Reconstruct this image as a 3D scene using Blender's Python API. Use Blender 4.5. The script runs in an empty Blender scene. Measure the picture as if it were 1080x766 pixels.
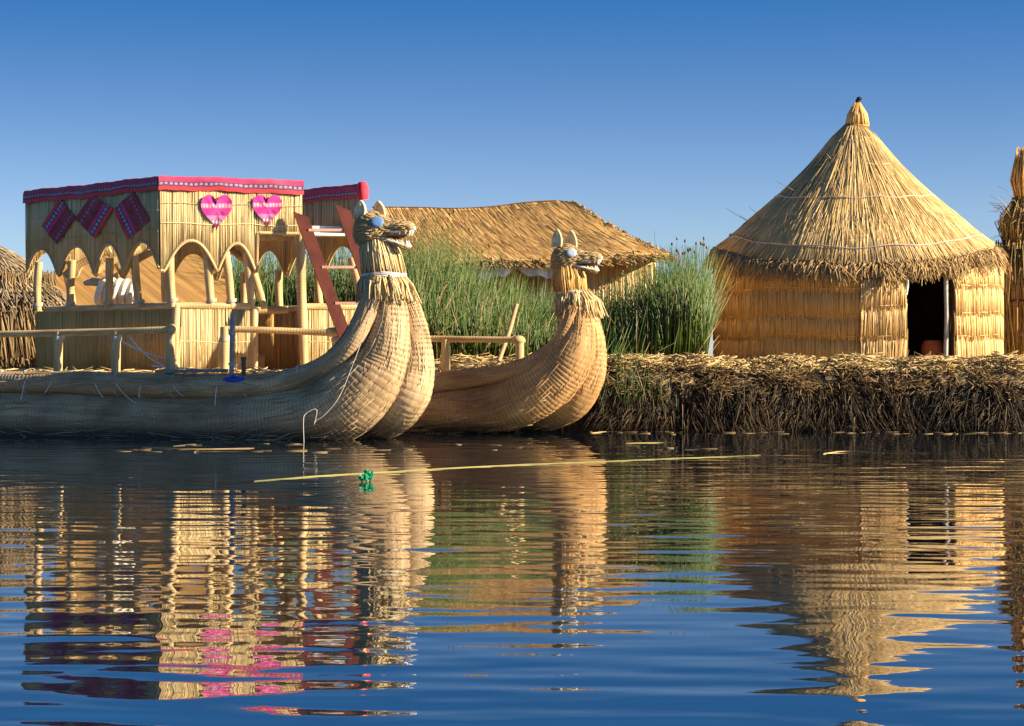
import bpy, math, random
import numpy as np
rng = np.random.default_rng(7)
random.seed(7)
scene = bpy.context.scene
COL = scene.collection
F, CX, CY, H = 2400.0, 540.0, 383.0, 1.1      # focal length in photo pixels, photo centre, eye height (m)

def at(px, py, d):                              # point seen at a photo position when it stands d metres away
    return np.array([(px - CX) / F * d, d, H + (CY - py) / F * d])

# ------------------------------------------------------------------ mesh builder
class MB:
    def __init__(s): s.V, s.Q, s.T, s.U, s.n = [], [], [], [], 0
    def add(s, V, Q=None, T=None, U=None):
        V = np.asarray(V, float).reshape(-1, 3)
        if Q is not None and len(Q): s.Q.append(np.asarray(Q, int).reshape(-1, 4) + s.n)
        if T is not None and len(T): s.T.append(np.asarray(T, int).reshape(-1, 3) + s.n)
        s.U.append(np.zeros((len(V), 2)) if U is None else np.asarray(U, float).reshape(-1, 2))
        s.V.append(V); s.n += len(V)
        return s
    def grid(s, P, U=None, flip=False):         # P (a,b,3)
        a, b = P.shape[:2]
        i = (np.arange(a - 1)[:, None] * b + np.arange(b - 1)[None, :]).ravel()
        q = np.stack([i, i + 1, i + b + 1, i + b], 1)
        if flip: q = q[:, ::-1]
        return s.add(P.reshape(-1, 3), q, None, None if U is None else U.reshape(-1, 2))
    def tube(s, pts, rad, n=12, caps=True, uv0=0.0, sq=1.0, seam=(0, 0, -1.0), ul=None):
        P = np.asarray(pts, float); m = len(P)
        R = np.full(m, rad, float) if np.isscalar(rad) else np.asarray(rad, float)
        Tn = np.gradient(P, axis=0); Tn /= np.linalg.norm(Tn, axis=1)[:, None] + 1e-12
        a = np.array(seam, float)
        if abs(Tn[0] @ a) > .95: a = np.array([0, 1.0, .1])
        X = []
        for t in Tn:
            a = a - t * (a @ t); a /= np.linalg.norm(a) + 1e-12; X.append(a.copy())
        X = np.array(X); Y = np.cross(Tn, X)
        th = np.linspace(0, 2 * math.pi, n + 1)
        G = P[:, None] + R[:, None, None] * (np.cos(th)[None, :, None] * X[:, None] + sq * np.sin(th)[None, :, None] * Y[:, None])
        L = np.concatenate([[0], np.cumsum(np.linalg.norm(np.diff(P, axis=0), axis=1))]) + uv0
        if ul is not None: L = ul
        U = np.stack([np.repeat(L[:, None], n + 1, 1), np.repeat(th[None] / (2 * math.pi), m, 0)], 2)
        s.last = (P, G)
        s.grid(G, U, flip=True)
        if caps:
            for k, fl in ((0, 0), (m - 1, 1)):
                ring = G[k, :-1]; c = P[k]
                idx = np.arange(n); t = np.stack([np.full(n, n), idx, (idx + 1) % n], 1)
                if fl: t = t[:, ::-1]
                s.add(np.vstack([ring, c]), None, t, np.tile([L[k], .5], (n + 1, 1)))
        return s
    def straws(s, P0, P1, r, mid=None, tip=.6, sides=3):
        P0 = np.asarray(P0, float); P1 = np.asarray(P1, float); N = len(P0)
        if N == 0: return s
        r = np.full(N, r) if np.isscalar(r) else np.asarray(r)
        D = P1 - P0; L = np.linalg.norm(D, axis=1)[:, None] + 1e-9; D = D / L
        a = rng.normal(size=(N, 3)); a -= D * (a * D).sum(1)[:, None]; a /= np.linalg.norm(a, axis=1)[:, None] + 1e-9
        b = np.cross(D, a)
        M = (P0 + P1) / 2 if mid is None else (P0 + P1) / 2 + mid
        th = np.arange(sides) / sides * 2 * math.pi
        off = np.cos(th)[None, :, None] * a[:, None] + np.sin(th)[None, :, None] * b[:, None]
        G = np.stack([P0[:, None] + off * r[:, None, None], M[:, None] + off * r[:, None, None], P1[:, None] + off * (r * tip)[:, None, None]], 1)
        base = np.arange(N)[:, None] * (3 * sides)
        q = []
        for k in range(2):
            for j in range(sides):
                j2 = (j + 1) % sides
                q.append(base + np.array([[k * sides + j, k * sides + j2, (k + 1) * sides + j2, (k + 1) * sides + j]]))
        q = np.stack(q, 1).reshape(-1, 4)
        U = np.tile(np.repeat(np.array([0, .5, 1.0]), sides), N)
        t = None
        if sides == 3: t = np.concatenate([base + np.array([[2, 1, 0]]), base + np.array([[6, 7, 8]])], 0)
        return s.add(G.reshape(-1, 3), q, t, np.stack([U, U * 0], 1))
    def box(s, c, ax, ay, az):                  # centre and three half-axis vectors
        c, ax, ay, az = [np.asarray(v, float) for v in (c, ax, ay, az)]
        V = [c + i * ax + j * ay + k * az for k in (-1, 1) for j in (-1, 1) for i in (-1, 1)]
        return s.add(V, [[0, 2, 3, 1], [4, 5, 7, 6], [0, 1, 5, 4], [2, 6, 7, 3], [0, 4, 6, 2], [1, 3, 7, 5]])
    def beam(s, p, q, w, t, up=(0, 0, 1)):      # plank from p to q
        p, q = np.asarray(p, float), np.asarray(q, float); d = (q - p) / 2
        n = np.cross(d, up); n /= np.linalg.norm(n); u = np.cross(n, d); u /= np.linalg.norm(u)
        return s.box((p + q) / 2, d, n * t / 2, u * w / 2)
    def blob(s, c, r, n=14, m=9, jit=0.0):
        u = np.linspace(0, math.pi, m); v = np.linspace(0, 2 * math.pi, n + 1)
        r = np.asarray(r, float) * np.ones(3)
        j = 1 + jit * rng.normal(size=(m, n + 1)); j[:, -1] = j[:, 0]; j[0] = j[0, 0]; j[-1] = j[-1, 0]
        P = np.stack([np.sin(u)[:, None] * np.cos(v)[None] * j, np.sin(u)[:, None] * np.sin(v)[None] * j, np.cos(u)[:, None] * np.ones_like(v)[None] * j], 2)
        return s.grid(P * r + np.asarray(c, float), flip=True)
    def build(s, name, mat, parent=None, smooth=True, sub=False):
        V = np.concatenate(s.V); U = np.concatenate(s.U)
        if parent is not None:
            root = parent
            while root.parent is not None: root = root.parent
            V = V - np.array(root.location)
        Q = np.concatenate(s.Q) if s.Q else np.zeros((0, 4), int)
        T = np.concatenate(s.T) if s.T else np.zeros((0, 3), int)
        me = bpy.data.meshes.new(name)
        nl = Q.size + T.size; nf = len(Q) + len(T)
        me.vertices.add(len(V)); me.vertices.foreach_set('co', V.ravel())
        me.loops.add(nl); me.polygons.add(nf)
        li = np.concatenate([Q.ravel(), T.ravel()]).astype(np.int32)
        me.loops.foreach_set('vertex_index', li)
        st = np.concatenate([np.arange(len(Q)) * 4, Q.size + np.arange(len(T)) * 3]).astype(np.int32)
        me.polygons.foreach_set('loop_start', st)
        me.polygons.foreach_set('use_smooth', np.full(nf, smooth))
        uv = me.uv_layers.new(name='UVMap'); uv.data.foreach_set('uv', U[li].ravel())
        me.update(calc_edges=True); me.validate()
        me.materials.append(mat)
        o = bpy.data.objects.new(name, me); COL.objects.link(o)
        if parent is not None: o.parent = parent
        return o

def spline(ctrl, step):                         # Catmull-Rom through rows (x,y,z,r), resampled evenly
    C = np.asarray(ctrl, float); C = np.vstack([2 * C[0] - C[1], C, 2 * C[-1] - C[-2]])
    out = []
    for i in range(1, len(C) - 2):
        t = np.linspace(0, 1, 60, endpoint=False)[:, None]
        p0, p1, p2, p3 = C[i - 1:i + 3]
        out.append(.5 * (2 * p1 + (p2 - p0) * t + (2 * p0 - 5 * p1 + 4 * p2 - p3) * t ** 2 + (3 * p1 - p0 - 3 * p2 + p3) * t ** 3))
    out = np.vstack(out + [C[-2][None]])
    L = np.concatenate([[0], np.cumsum(np.linalg.norm(np.diff(out[:, :3], axis=0), axis=1))])
    n = max(4, int(L[-1] / step))
    return np.stack([np.interp(np.linspace(0, L[-1], n), L, out[:, k]) for k in range(out.shape[1])], 1)

def tag(o, label=None, cat=None, group=None, kind=None):
    if label: o['label'] = label
    if cat: o['category'] = cat
    if group: o['group'] = group
    if kind: o['kind'] = kind
    return o
def thing(name, loc, label, cat, group=None):
    o = bpy.data.objects.new(name, None); COL.objects.link(o); o.location = tuple(float(v) for v in loc)
    o.empty_display_size = .2
    return tag(o, label, cat, group)

# ------------------------------------------------------------------ materials
def new_mat(name):
    m = bpy.data.materials.new(name); m.use_nodes = True
    nt = m.node_tree; return m, nt, nt.nodes['Principled BSDF']
def ramp(nt, cols, interp='LINEAR'):
    n = nt.nodes.new('ShaderNodeValToRGB'); cr = n.color_ramp; cr.interpolation = interp
    while len(cr.elements) < len(cols): cr.elements.new(.5)
    for e, (p, c) in zip(cr.elements, cols): e.position = p; e.color = (*c, 1)
    return n
def mix(nt, fac, a, b, mode='MIX'):
    n = nt.nodes.new('ShaderNodeMix'); n.data_type = 'RGBA'; n.blend_type = mode
    for sock, v in ((n.inputs[0], fac), (n.inputs[6], a), (n.inputs[7], b)):
        if isinstance(v, bpy.types.NodeSocket): nt.links.new(v, sock)
        elif isinstance(v, (int, float)): sock.default_value = v
        else: sock.default_value = (*v, 1)
    return n.outputs[2]
def noise(nt, scale, vec=None, detail=3, stretch=None, rough=.55, src='Object'):
    n = nt.nodes.new('ShaderNodeTexNoise'); n.inputs['Scale'].default_value = scale
    n.inputs['Detail'].default_value = detail; n.inputs['Roughness'].default_value = rough
    if vec is None:
        tc = nt.nodes.new('ShaderNodeTexCoord'); vec = tc.outputs[src]
    if stretch:
        mp = nt.nodes.new('ShaderNodeMapping'); mp.inputs['Scale'].default_value = stretch
        nt.links.new(vec, mp.inputs['Vector']); vec = mp.outputs[0]
    nt.links.new(vec, n.inputs['Vector'])
    return n.outputs['Fac']
def math_n(nt, op, a, b=None, clamp=False):
    n = nt.nodes.new('ShaderNodeMath'); n.operation = op; n.use_clamp = clamp
    for i, v in enumerate((a, b)):
        if v is None: continue
        if isinstance(v, bpy.types.NodeSocket): nt.links.new(v, n.inputs[i])
        else: n.inputs[i].default_value = v
    return n.outputs[0]
def straw_mat(name, cols, blotch=(.25, .17, .07), bl=.35, rough=.6, bscale=1.2, spec=.3):
    m, nt, b = new_mat(name)
    g = nt.nodes.new('ShaderNodeNewGeometry')
    k = len(cols); r = ramp(nt, [(i / (k - 1), c) for i, c in enumerate(cols)])
    nt.links.new(g.outputs['Random Per Island'], r.inputs[0])
    nz = noise(nt, bscale, detail=4)
    f = math_n(nt, 'MULTIPLY', math_n(nt, 'MULTIPLY', math_n(nt, 'SUBTRACT', nz, .45), 4, True), bl)
    c = mix(nt, f, r.outputs[0], blotch)
    nt.links.new(c, b.inputs['Base Color'])
    b.inputs['Roughness'].default_value = rough; b.inputs['Specular IOR Level'].default_value = spec
    return m
def streak_mat(name, c1, c2, stretch, scale=1.0, bump=.4, src='Object', blotch=None, rough=.75, dist=.01):
    m, nt, b = new_mat(name)
    f = noise(nt, scale, detail=4, stretch=stretch, src=src)
    r = ramp(nt, [(.3, c1), (.7, c2)]); nt.links.new(f, r.inputs[0]); c = r.outputs[0]
    if blotch:
        nz = noise(nt, .9, detail=4)
        c = mix(nt, math_n(nt, 'MULTIPLY', math_n(nt, 'MULTIPLY', math_n(nt, 'SUBTRACT', nz, .45), 4, True), .6), c, blotch)
    nt.links.new(c, b.inputs['Base Color'])
    bp = nt.nodes.new('ShaderNodeBump'); bp.inputs['Strength'].default_value = bump; bp.inputs['Distance'].default_value = dist
    nt.links.new(f, bp.inputs['Height']); nt.links.new(bp.outputs[0], b.inputs['Normal'])
    b.inputs['Roughness'].default_value = rough; b.inputs['Specular IOR Level'].default_value = .25
    return m
def plain(name, c, rough=.6, var=.25, scale=6, spec=.4, stretch=None):
    m, nt, b = new_mat(name)
    f = noise(nt, scale, detail=4, stretch=stretch)
    r = ramp(nt, [(.3, tuple(x * (1 - var) for x in c)), (.7, tuple(min(1, x * (1 + var)) for x in c))])
    nt.links.new(f, r.inputs[0]); nt.links.new(r.outputs[0], b.inputs['Base Color'])
    b.inputs['Roughness'].default_value = rough; b.inputs['Specular IOR Level'].default_value = spec
    return m
HOOP = .046
def hull_mat(name, c1, c2, cord, hoop=.046, wet=True, bump=.42):
    """reed bundle: lengthwise reeds, tight hoops of cord every few centimetres, water stain low down"""
    m, nt, b = new_mat(name)
    uv = nt.nodes.new('ShaderNodeTexCoord'); sep = nt.nodes.new('ShaderNodeSeparateXYZ')
    nt.links.new(uv.outputs['UV'], sep.inputs[0])
    lng = noise(nt, 1.0, vec=uv.outputs['UV'], detail=3, stretch=(.8, 48, 1))
    pat = noise(nt, 1.0, vec=uv.outputs['UV'], detail=4, stretch=(1.6, 5, 1))
    wob = noise(nt, 1.0, vec=uv.outputs['UV'], detail=2, stretch=(2, 5, 1))
    u = math_n(nt, 'ADD', sep.outputs['X'], math_n(nt, 'MULTIPLY', wob, .012))
    ph = math_n(nt, 'FRACT', math_n(nt, 'DIVIDE', u, hoop))
    tri = math_n(nt, 'ABSOLUTE', math_n(nt, 'SUBTRACT', ph, .5))       # 0 mid .. .5 at cord
    cordm = math_n(nt, 'MULTIPLY', math_n(nt, 'SUBTRACT', tri, .36), 9, True)
    r = ramp(nt, [(.3, c1), (.68, c2)]); nt.links.new(lng, r.inputs[0])
    pr = ramp(nt, [(.30, (.36, .30, .25)), (.60, (1.12, 1.1, 1.05))]); nt.links.new(pat, pr.inputs[0])
    c = mix(nt, .8, r.outputs[0], pr.outputs[0], 'MULTIPLY')
    c = mix(nt, math_n(nt, 'MULTIPLY', cordm, math_n(nt, 'MULTIPLY', pat, .75)), c, cord)
    if wet:
        oc = nt.nodes.new('ShaderNodeNewGeometry'); s2 = nt.nodes.new('ShaderNodeSeparateXYZ'); nt.links.new(oc.outputs['Position'], s2.inputs[0])
        wz = math_n(nt, 'ADD', s2.outputs['Z'], math_n(nt, 'MULTIPLY', pat, -.14))
        wf = math_n(nt, 'MULTIPLY', math_n(nt, 'SUBTRACT', .24, wz), 4.5, True)
        c = mix(nt, math_n(nt, 'MULTIPLY', wf, .9), c, (.03, .026, .022))
    nt.links.new(c, b.inputs['Base Color'])
    h = math_n(nt, 'ADD', math_n(nt, 'MULTIPLY', lng, .25), math_n(nt, 'MULTIPLY', tri, -1.2))
    bp = nt.nodes.new('ShaderNodeBump'); bp.inputs['Strength'].default_value = bump; bp.inputs['Distance'].default_value = .012
    nt.links.new(h, bp.inputs['Height']); nt.links.new(bp.outputs[0], b.inputs['Normal'])
    b.inputs['Roughness'].default_value = .62; b.inputs['Specular IOR Level'].default_value = .3
    return m
def textile(name, stripes, motifs, freq=14):
    """woven stripes along V; motif rows of small pale marks at the given V bands"""
    m, nt, b = new_mat(name)
    uv = nt.nodes.new('ShaderNodeTexCoord'); sep = nt.nodes.new('ShaderNodeSeparateXYZ'); nt.links.new(uv.outputs['UV'], sep.inputs[0])
    r = ramp(nt, stripes, 'CONSTANT'); nt.links.new(sep.outputs['Y'], r.inputs[0]); c = r.outputs[0]
    tri = math_n(nt, 'ABSOLUTE', math_n(nt, 'SUBTRACT', math_n(nt, 'FRACT', math_n(nt, 'MULTIPLY', sep.outputs['X'], freq)), .5))
    nz = noise(nt, 1, vec=uv.outputs['UV'], stretch=(freq * .8, 3, 1))
    for v0, v1, col in motifs:
        mid, half = (v0 + v1) / 2, (v1 - v0) / 2
        band = math_n(nt, 'SUBTRACT', 1.0, math_n(nt, 'DIVIDE', math_n(nt, 'ABSOLUTE', math_n(nt, 'SUBTRACT', sep.outputs['Y'], mid)), half))
        k = math_n(nt, 'GREATER_THAN', math_n(nt, 'ADD', math_n(nt, 'MULTIPLY', band, .12), math_n(nt, 'ADD', tri, math_n(nt, 'MULTIPLY', nz, .5))), .50)
        k = math_n(nt, 'MULTIPLY', k, math_n(nt, 'GREATER_THAN', band, .05))
        c = mix(nt, math_n(nt, 'MULTIPLY', k, .8), c, col)
    wv = noise(nt, 90, detail=2)
    c = mix(nt, math_n(nt, 'MULTIPLY', wv, .35), c, (.1, .02, .04))
    fd = noise(nt, 2.6, detail=5)
    c = mix(nt, math_n(nt, 'MULTIPLY', math_n(nt, 'MULTIPLY', math_n(nt, 'SUBTRACT', fd, .45), 3, True), .14), c, (.50, .30, .30))
    nt.links.new(c, b.inputs['Base Color'])
    bp = nt.nodes.new('ShaderNodeBump'); bp.inputs['Strength'].default_value = .3; bp.inputs['Distance'].default_value = .004
    nt.links.new(wv, bp.inputs['Height']); nt.links.new(bp.outputs[0], b.inputs['Normal'])
    b.inputs['Roughness'].default_value = .85; b.inputs['Sheen Weight'].default_value = .15
    return m

PALE = [(.72, .56, .29), (.65, .48, .22), (.76, .62, .36), (.60, .43, .185), (.70, .53, .26), (.50, .34, .14), (.78, .66, .40), (.68, .52, .25)]
GOLD = [(.78, .46, .145), (.70, .39, .11), (.80, .51, .19), (.62, .33, .09), (.74, .43, .125), (.78, .50, .19)]
SUNNY = [(.76, .52, .23), (.68, .44, .17), (.80, .58, .29), (.60, .37, .13), (.74, .49, .2)]
GREYED = [(.42, .35, .23), (.30, .24, .15), (.50, .42, .29), (.22, .16, .09)]
BROWN = [(.16, .10, .045), (.08, .05, .025), (.24, .16, .075), (.33, .23, .11), (.05, .032, .017)]
M = {}
M['pale'] = straw_mat('pale_totora', PALE)
M['sunny'] = straw_mat('sunlit_totora', SUNNY)  # lit version of the hut wall reed, sunlight mixed into its colour
M['gold'] = straw_mat('golden_totora', GOLD, (.36, .19, .055), .4)
M['roof'] = straw_mat('roof_thatch', [(.62, .44, .20), (.50, .33, .13), (.68, .52, .27), (.42, .27, .10), (.58, .41, .175), (.65, .47, .21)], (.30, .22, .12), .45, bscale=.9)
M['fringe'] = straw_mat('fringe_thatch', [(.50, .33, .135), (.34, .21, .085), (.58, .42, .19), (.20, .12, .055)], (.16, .105, .055), .5, bscale=1.6)
M['brown'] = straw_mat('weathered_reed', BROWN)
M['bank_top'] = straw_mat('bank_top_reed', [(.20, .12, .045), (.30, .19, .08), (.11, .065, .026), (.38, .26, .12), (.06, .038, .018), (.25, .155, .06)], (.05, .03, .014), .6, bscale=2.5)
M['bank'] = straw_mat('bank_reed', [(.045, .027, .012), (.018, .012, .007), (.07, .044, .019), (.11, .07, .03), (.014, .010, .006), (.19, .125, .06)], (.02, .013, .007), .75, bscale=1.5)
M['litter'] = straw_mat('cut_reed', [(.62, .47, .23), (.48, .33, .14), (.36, .23, .09), (.66, .53, .28), (.22, .13, .05), (.55, .44, .14)], (.2, .12, .05), .4, bscale=2)
M['grey_straw'] = straw_mat('greyed_reed', GREYED)
M['green'] = straw_mat('green_totora', [(.030, .098, .008), (.019, .068, .006), (.048, .125, .012), (.012, .042, .005), (.09, .135, .02), (.025, .085, .008), (.17, .13, .04), (.034, .11, .009)], (.12, .13, .03), .3, rough=.45, bscale=.5)
M['seed'] = straw_mat('seed_head', [(.10, .06, .02), (.16, .09, .03)])
M['long_thatch'] = straw_mat('long_thatch', [(.68, .44, .17), (.61, .385, .14), (.72, .48, .2), (.57, .345, .12), (.65, .41, .155)], (.50, .29, .10), .35, bscale=.8)
M['under'] = streak_mat('thatch_bed', (.40, .28, .12), (.56, .41, .18), (30, 30, 2), 1.0)
M['ground'] = streak_mat('matted_reed_ground', (.16, .10, .045), (.45, .33, .16), (6, 6, 3), 2.0, .6, dist=.03)
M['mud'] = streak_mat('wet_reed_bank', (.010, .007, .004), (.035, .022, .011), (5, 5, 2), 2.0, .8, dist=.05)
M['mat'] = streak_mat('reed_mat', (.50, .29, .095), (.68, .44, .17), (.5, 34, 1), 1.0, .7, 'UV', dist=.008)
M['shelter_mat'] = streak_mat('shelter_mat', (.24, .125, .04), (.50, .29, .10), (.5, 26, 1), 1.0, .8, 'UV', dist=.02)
M['bundle'] = hull_mat('hull_totora', (.355, .245, .135), (.57, .41, .235), (.16, .11, .055))
M['bundle_warm'] = hull_mat('hull_totora_warm', (.42, .235, .09), (.56, .34, .14), (.20, .10, .035))
M['stalk'] = straw_mat('loose_stalk', [(.31, .215, .115), (.52, .37, .20), (.62, .455, .26), (.21, .145, .08), (.45, .315, .165)])
M['stalk_warm'] = straw_mat('loose_stalk_warm', [(.36, .2, .075), (.54, .33, .13), (.60, .39, .17), (.25, .14, .05)])
M['pole'] = hull_mat('wrapped_pole', (.50, .35, .16), (.64, .48, .25), (.44, .31, .14), .046, False, .25)
M['rope'] = plain('nylon_rope', (.62, .60, .56), .7)
M['twine'] = plain('grey_twine', (.45, .40, .33), .8)
M['white'] = plain('white_paint', (.78, .76, .72), .5, .1)
M['plastic'] = plain('white_sheeting', (.74, .74, .74), .4, .12, 3)
M['tooth'] = plain('white_tooth', (.8, .78, .72), .35, .06)
M['mouth'] = plain('dark_mouth', (.10, .02, .015), .6)
M['eye'] = plain('blue_eye', (.13, .27, .52), .45, .15, 20)
M['eye_pale'] = plain('pale_eye', (.46, .54, .63), .45, .1, 20)
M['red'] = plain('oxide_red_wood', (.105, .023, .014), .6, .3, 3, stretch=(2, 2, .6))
M['redlit'] = plain('sunlit_red_wood', (.52, .30, .22), .6, .25, 5)  # ladder steps: the red wood again, with sunlight put into its colour
M['grey'] = plain('grey_wood', (.20, .19, .18), .75, .35, 5)
M['metal'] = plain('grey_pole', (.20, .22, .25), .5, .3, 8)
M['blue'] = plain('blue_plastic', (.02, .06, .36), .4, .2)
M['clay'] = plain('red_clay', (.42, .10, .03), .7, .2)
M['black'] = plain('black_cloth', (.012, .012, .014), .8)
M['greenp'] = plain('green_plastic', (.008, .22, .10), .5, .3)
M['floatreed'] = plain('floating_reed_skin', (.21, .19, .055), .65, .35, 1.2)
M['floatdry'] = plain('floating_dry_reed', (.36, .25, .10), .6, .35, 2)
RED, CRIM, MAG, PINK, NAVY, WHT = (.62, .025, .04), (.42, .012, .05), (.55, .025, .19), (.70, .17, .38), (.045, .018, .09), (.72, .68, .74)
M['band'] = textile('woven_band', [(0, RED), (.24, NAVY), (.31, (.3, .06, .2)), (.34, NAVY), (.54, (.40, .025, .10)), (.60, (.42, .018, .11)), (.8, (.46, .024, .10)), (.9, (.50, .02, .04))], [(.34, .50, (.44, .34, .44))], 13)
M['diamond'] = textile('woven_diamond', [(0, (.7, .03, .03)), (.12, NAVY), (.31, MAG), (.42, (.24, .008, .03)), (.74, (.16, .006, .03)), (.88, (.26, .008, .03))], [(.16, .28, (.42, .36, .5)), (.76, .86, (.36, .14, .22))], 8)
M['heart'] = textile('woven_heart', [(0, RED), (.12, (.35, .02, .1)), (.2, (.22, .04, .2)), (.3, PINK), (.42, (.60, .012, .25)), (.62, (.56, .12, .30)), (.76, (.64, .012, .26))], [(.19, .29, WHT), (.64, .75, (.74, .45, .55))], 9)

# ------------------------------------------------------------------ water
K = []
for lam, sl, n in ((.22, .0032, 12), (.36, .0046, 16), (.58, .0034, 16), (.95, .0020, 12), (1.7, .0008, 9), (3.0, .0004, 6)):
    for i in range(n):
        l = lam * rng.uniform(.72, 1.35); a = rng.normal(0, .48) + .06
        K.append((2 * math.pi / l * math.sin(a), 2 * math.pi / l * math.cos(a), sl * l / (2 * math.pi), rng.uniform(0, 6.28)))
def wave(X, Y):
    Z = np.zeros_like(X)
    for kx, ky, A, p in K: Z += A * np.sin(kx * X + ky * Y + p)
    env = .75 + .35 * np.sin(X * .21 + Y * .33 + 1) * np.sin(Y * .19 - X * .13)
    return Z * env
ys = np.concatenate([[-400, -100, -30, -8], np.arange(3.5, 17, .03), np.arange(17, 26, .045), np.arange(26, 42, .09), [46, 55, 70, 100, 200, 500, 1500, 6000]])
xs = np.concatenate([[-5000, -1000, -300, -80, -30], np.arange(-14, 14.01, .11), [30, 80, 300, 1000, 5000]])
X, Y = np.meshgrid(xs, ys); Z = wave(X, Y)
Z[(np.abs(X) > 14.1) | (Y > 43) | (Y < 3)] = 0
m, nt, b = new_mat('lake_water')
b.inputs['Base Color'].default_value = (.002, .007, .014, 1); b.inputs['Roughness'].default_value = .015
b.inputs['IOR'].default_value = 2.0; b.inputs['Specular IOR Level'].default_value = .55
nz = noise(nt, 9, detail=2, stretch=(.45, 1, 1))
bp = nt.nodes.new('ShaderNodeBump'); bp.inputs['Strength'].default_value = .25; bp.inputs['Distance'].default_value = .0012
nt.links.new(nz, bp.inputs['Height']); nt.links.new(bp.outputs[0], b.inputs['Normal'])
tag(MB().grid(np.stack([X, Y, Z], 2)).build('water', m), kind='structure')

# ------------------------------------------------------------------ island ground
bank_px = np.array([(-2500, 41.5), (200, 41.0), (430, 39.6), (520, 38.9), (600, 37.6), (640, 36.8), (760, 36.6), (900, 36.75), (1000, 36.6), (1080, 36.5), (3500, 36.5)])
def bank_y(x):                                   # water's edge of the island, as depth for a world x
    bx = (bank_px[:, 0] - CX) / F * bank_px[:, 1]
    return np.interp(x, bx, bank_px[:, 1])
def gz(x, y):
    return 1.07 + .035 * np.sin(x * 1.7 + y * .6) * np.sin(y * .9 - x * .4) + .02 * np.sin(x * 5.1 + y * 3.3)
gx = np.concatenate([[-60, -35, -20], np.arange(-14, 14.01, .14), [20, 35, 60]])
t = np.array([0, .02, .1, .25, .45, .6, .75, 1.0, 1.5, 2.5, 4, 6, 9, 14, 22, 40])
zz = np.array([-.3, .1, .45, .72, .88, .95, .99, 1, 1, 1, 1, 1, 1, 1, 1, 1])
GX = np.repeat(gx[:, None], len(t), 1); GY = bank_y(GX) + t[None]
GY[:, :6] += .10 * rng.normal(size=(len(gx), 1)) * np.linspace(1, .2, 6)[None]
GZ = zz[None] * gz(GX, GY) + .03 * rng.normal(size=GX.shape) * (t < 1.2)[None]
tag(MB().grid(np.stack([GX, GY, GZ], 2), flip=True).build('ground', M['ground']), kind='structure')
# bank: hanging reeds
def bank_reeds(n, x0, x1, mat, name, zlo, zhi, lmin, lmax, out, rr):
    mb = MB(); x = rng.uniform(x0, x1, n); z = zlo + (zhi - zlo) * rng.uniform(0, 1, n)
    cl = np.sin(x * 3.1) * .10 + np.sin(x * 7.7 + 1) * .07
    yy = bank_y(x) + np.interp(z, zz[:8], t[:8]) - .05 + cl * .5
    P0 = np.stack([x, yy, z + .03], 1)
    L = rng.uniform(lmin, lmax, n); sx = rng.normal(0, .35, n) + .5 * np.sin(x * 2.3 + z * 2)
    D = np.stack([sx, -rng.uniform(*out, n), -rng.uniform(.5, 1, n)], 1); D /= np.linalg.norm(D, axis=1)[:, None]
    P1 = P0 + D * L[:, None]; P1[:, 2] = np.maximum(P1[:, 2], -.05 + .1 * rng.uniform(size=n))
    mid = np.stack([np.zeros(n), -.10 * L, .16 * L], 1)
    mb.straws(P0, P1, rng.uniform(*rr, n), mid, .4)
    return mb
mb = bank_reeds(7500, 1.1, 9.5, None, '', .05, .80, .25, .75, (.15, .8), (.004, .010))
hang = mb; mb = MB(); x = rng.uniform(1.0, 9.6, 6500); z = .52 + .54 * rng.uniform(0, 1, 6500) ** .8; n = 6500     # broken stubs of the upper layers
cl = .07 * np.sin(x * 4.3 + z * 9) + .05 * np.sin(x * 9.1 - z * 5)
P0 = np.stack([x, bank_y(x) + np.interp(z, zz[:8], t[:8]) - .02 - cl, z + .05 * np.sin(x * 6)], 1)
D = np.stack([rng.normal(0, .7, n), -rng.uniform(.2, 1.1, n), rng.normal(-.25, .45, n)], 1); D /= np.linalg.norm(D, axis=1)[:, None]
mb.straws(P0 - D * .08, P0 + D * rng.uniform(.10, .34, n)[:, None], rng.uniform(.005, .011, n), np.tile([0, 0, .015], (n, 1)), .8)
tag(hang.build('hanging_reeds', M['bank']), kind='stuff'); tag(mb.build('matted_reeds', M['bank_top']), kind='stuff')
# darker soaked face behind the hanging reeds
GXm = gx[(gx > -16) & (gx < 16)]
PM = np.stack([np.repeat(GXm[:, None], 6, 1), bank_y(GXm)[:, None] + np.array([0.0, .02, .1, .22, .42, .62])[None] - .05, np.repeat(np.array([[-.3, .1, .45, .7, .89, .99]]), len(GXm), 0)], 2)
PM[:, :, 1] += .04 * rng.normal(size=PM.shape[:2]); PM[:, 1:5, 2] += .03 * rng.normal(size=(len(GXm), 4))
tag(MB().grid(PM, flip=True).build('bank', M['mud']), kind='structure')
# top litter
def litter(n, x0, x1, ymin, ymax):
    x = rng.uniform(x0, x1, n); y = bank_y(x) + ymin + (ymax - ymin) * rng.uniform(0, 1, n) ** 1.6
    z = np.interp(y - bank_y(x), t, zz) * gz(x, y) + rng.uniform(.0, .09, n) * (1.1 + .9 * np.sin(x * 3.7 + y * 5) * np.sin(x * 1.3 - y * 7))
    a = rng.uniform(0, 2 * math.pi, n); L = rng.uniform(.1, .42, n)
    d = np.stack([np.cos(a) * L / 2, np.sin(a) * L / 2, rng.normal(0, .09, n) * L], 1); c = np.stack([x, y, z], 1)
    return c - d, c + d, rng.uniform(.006, .014, n)
mb = MB(); mb.straws(*litter(5200, .9, 9.8, .42, 2.2), tip=.8); mb.straws(*litter(900, -3.2, 1.2, .3, 2.6), tip=.8); mb.straws(*litter(500, -10, -3, .3, 2), tip=.8)
tag(mb.build('reed_litter', M['litter']), kind='stuff')

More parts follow.
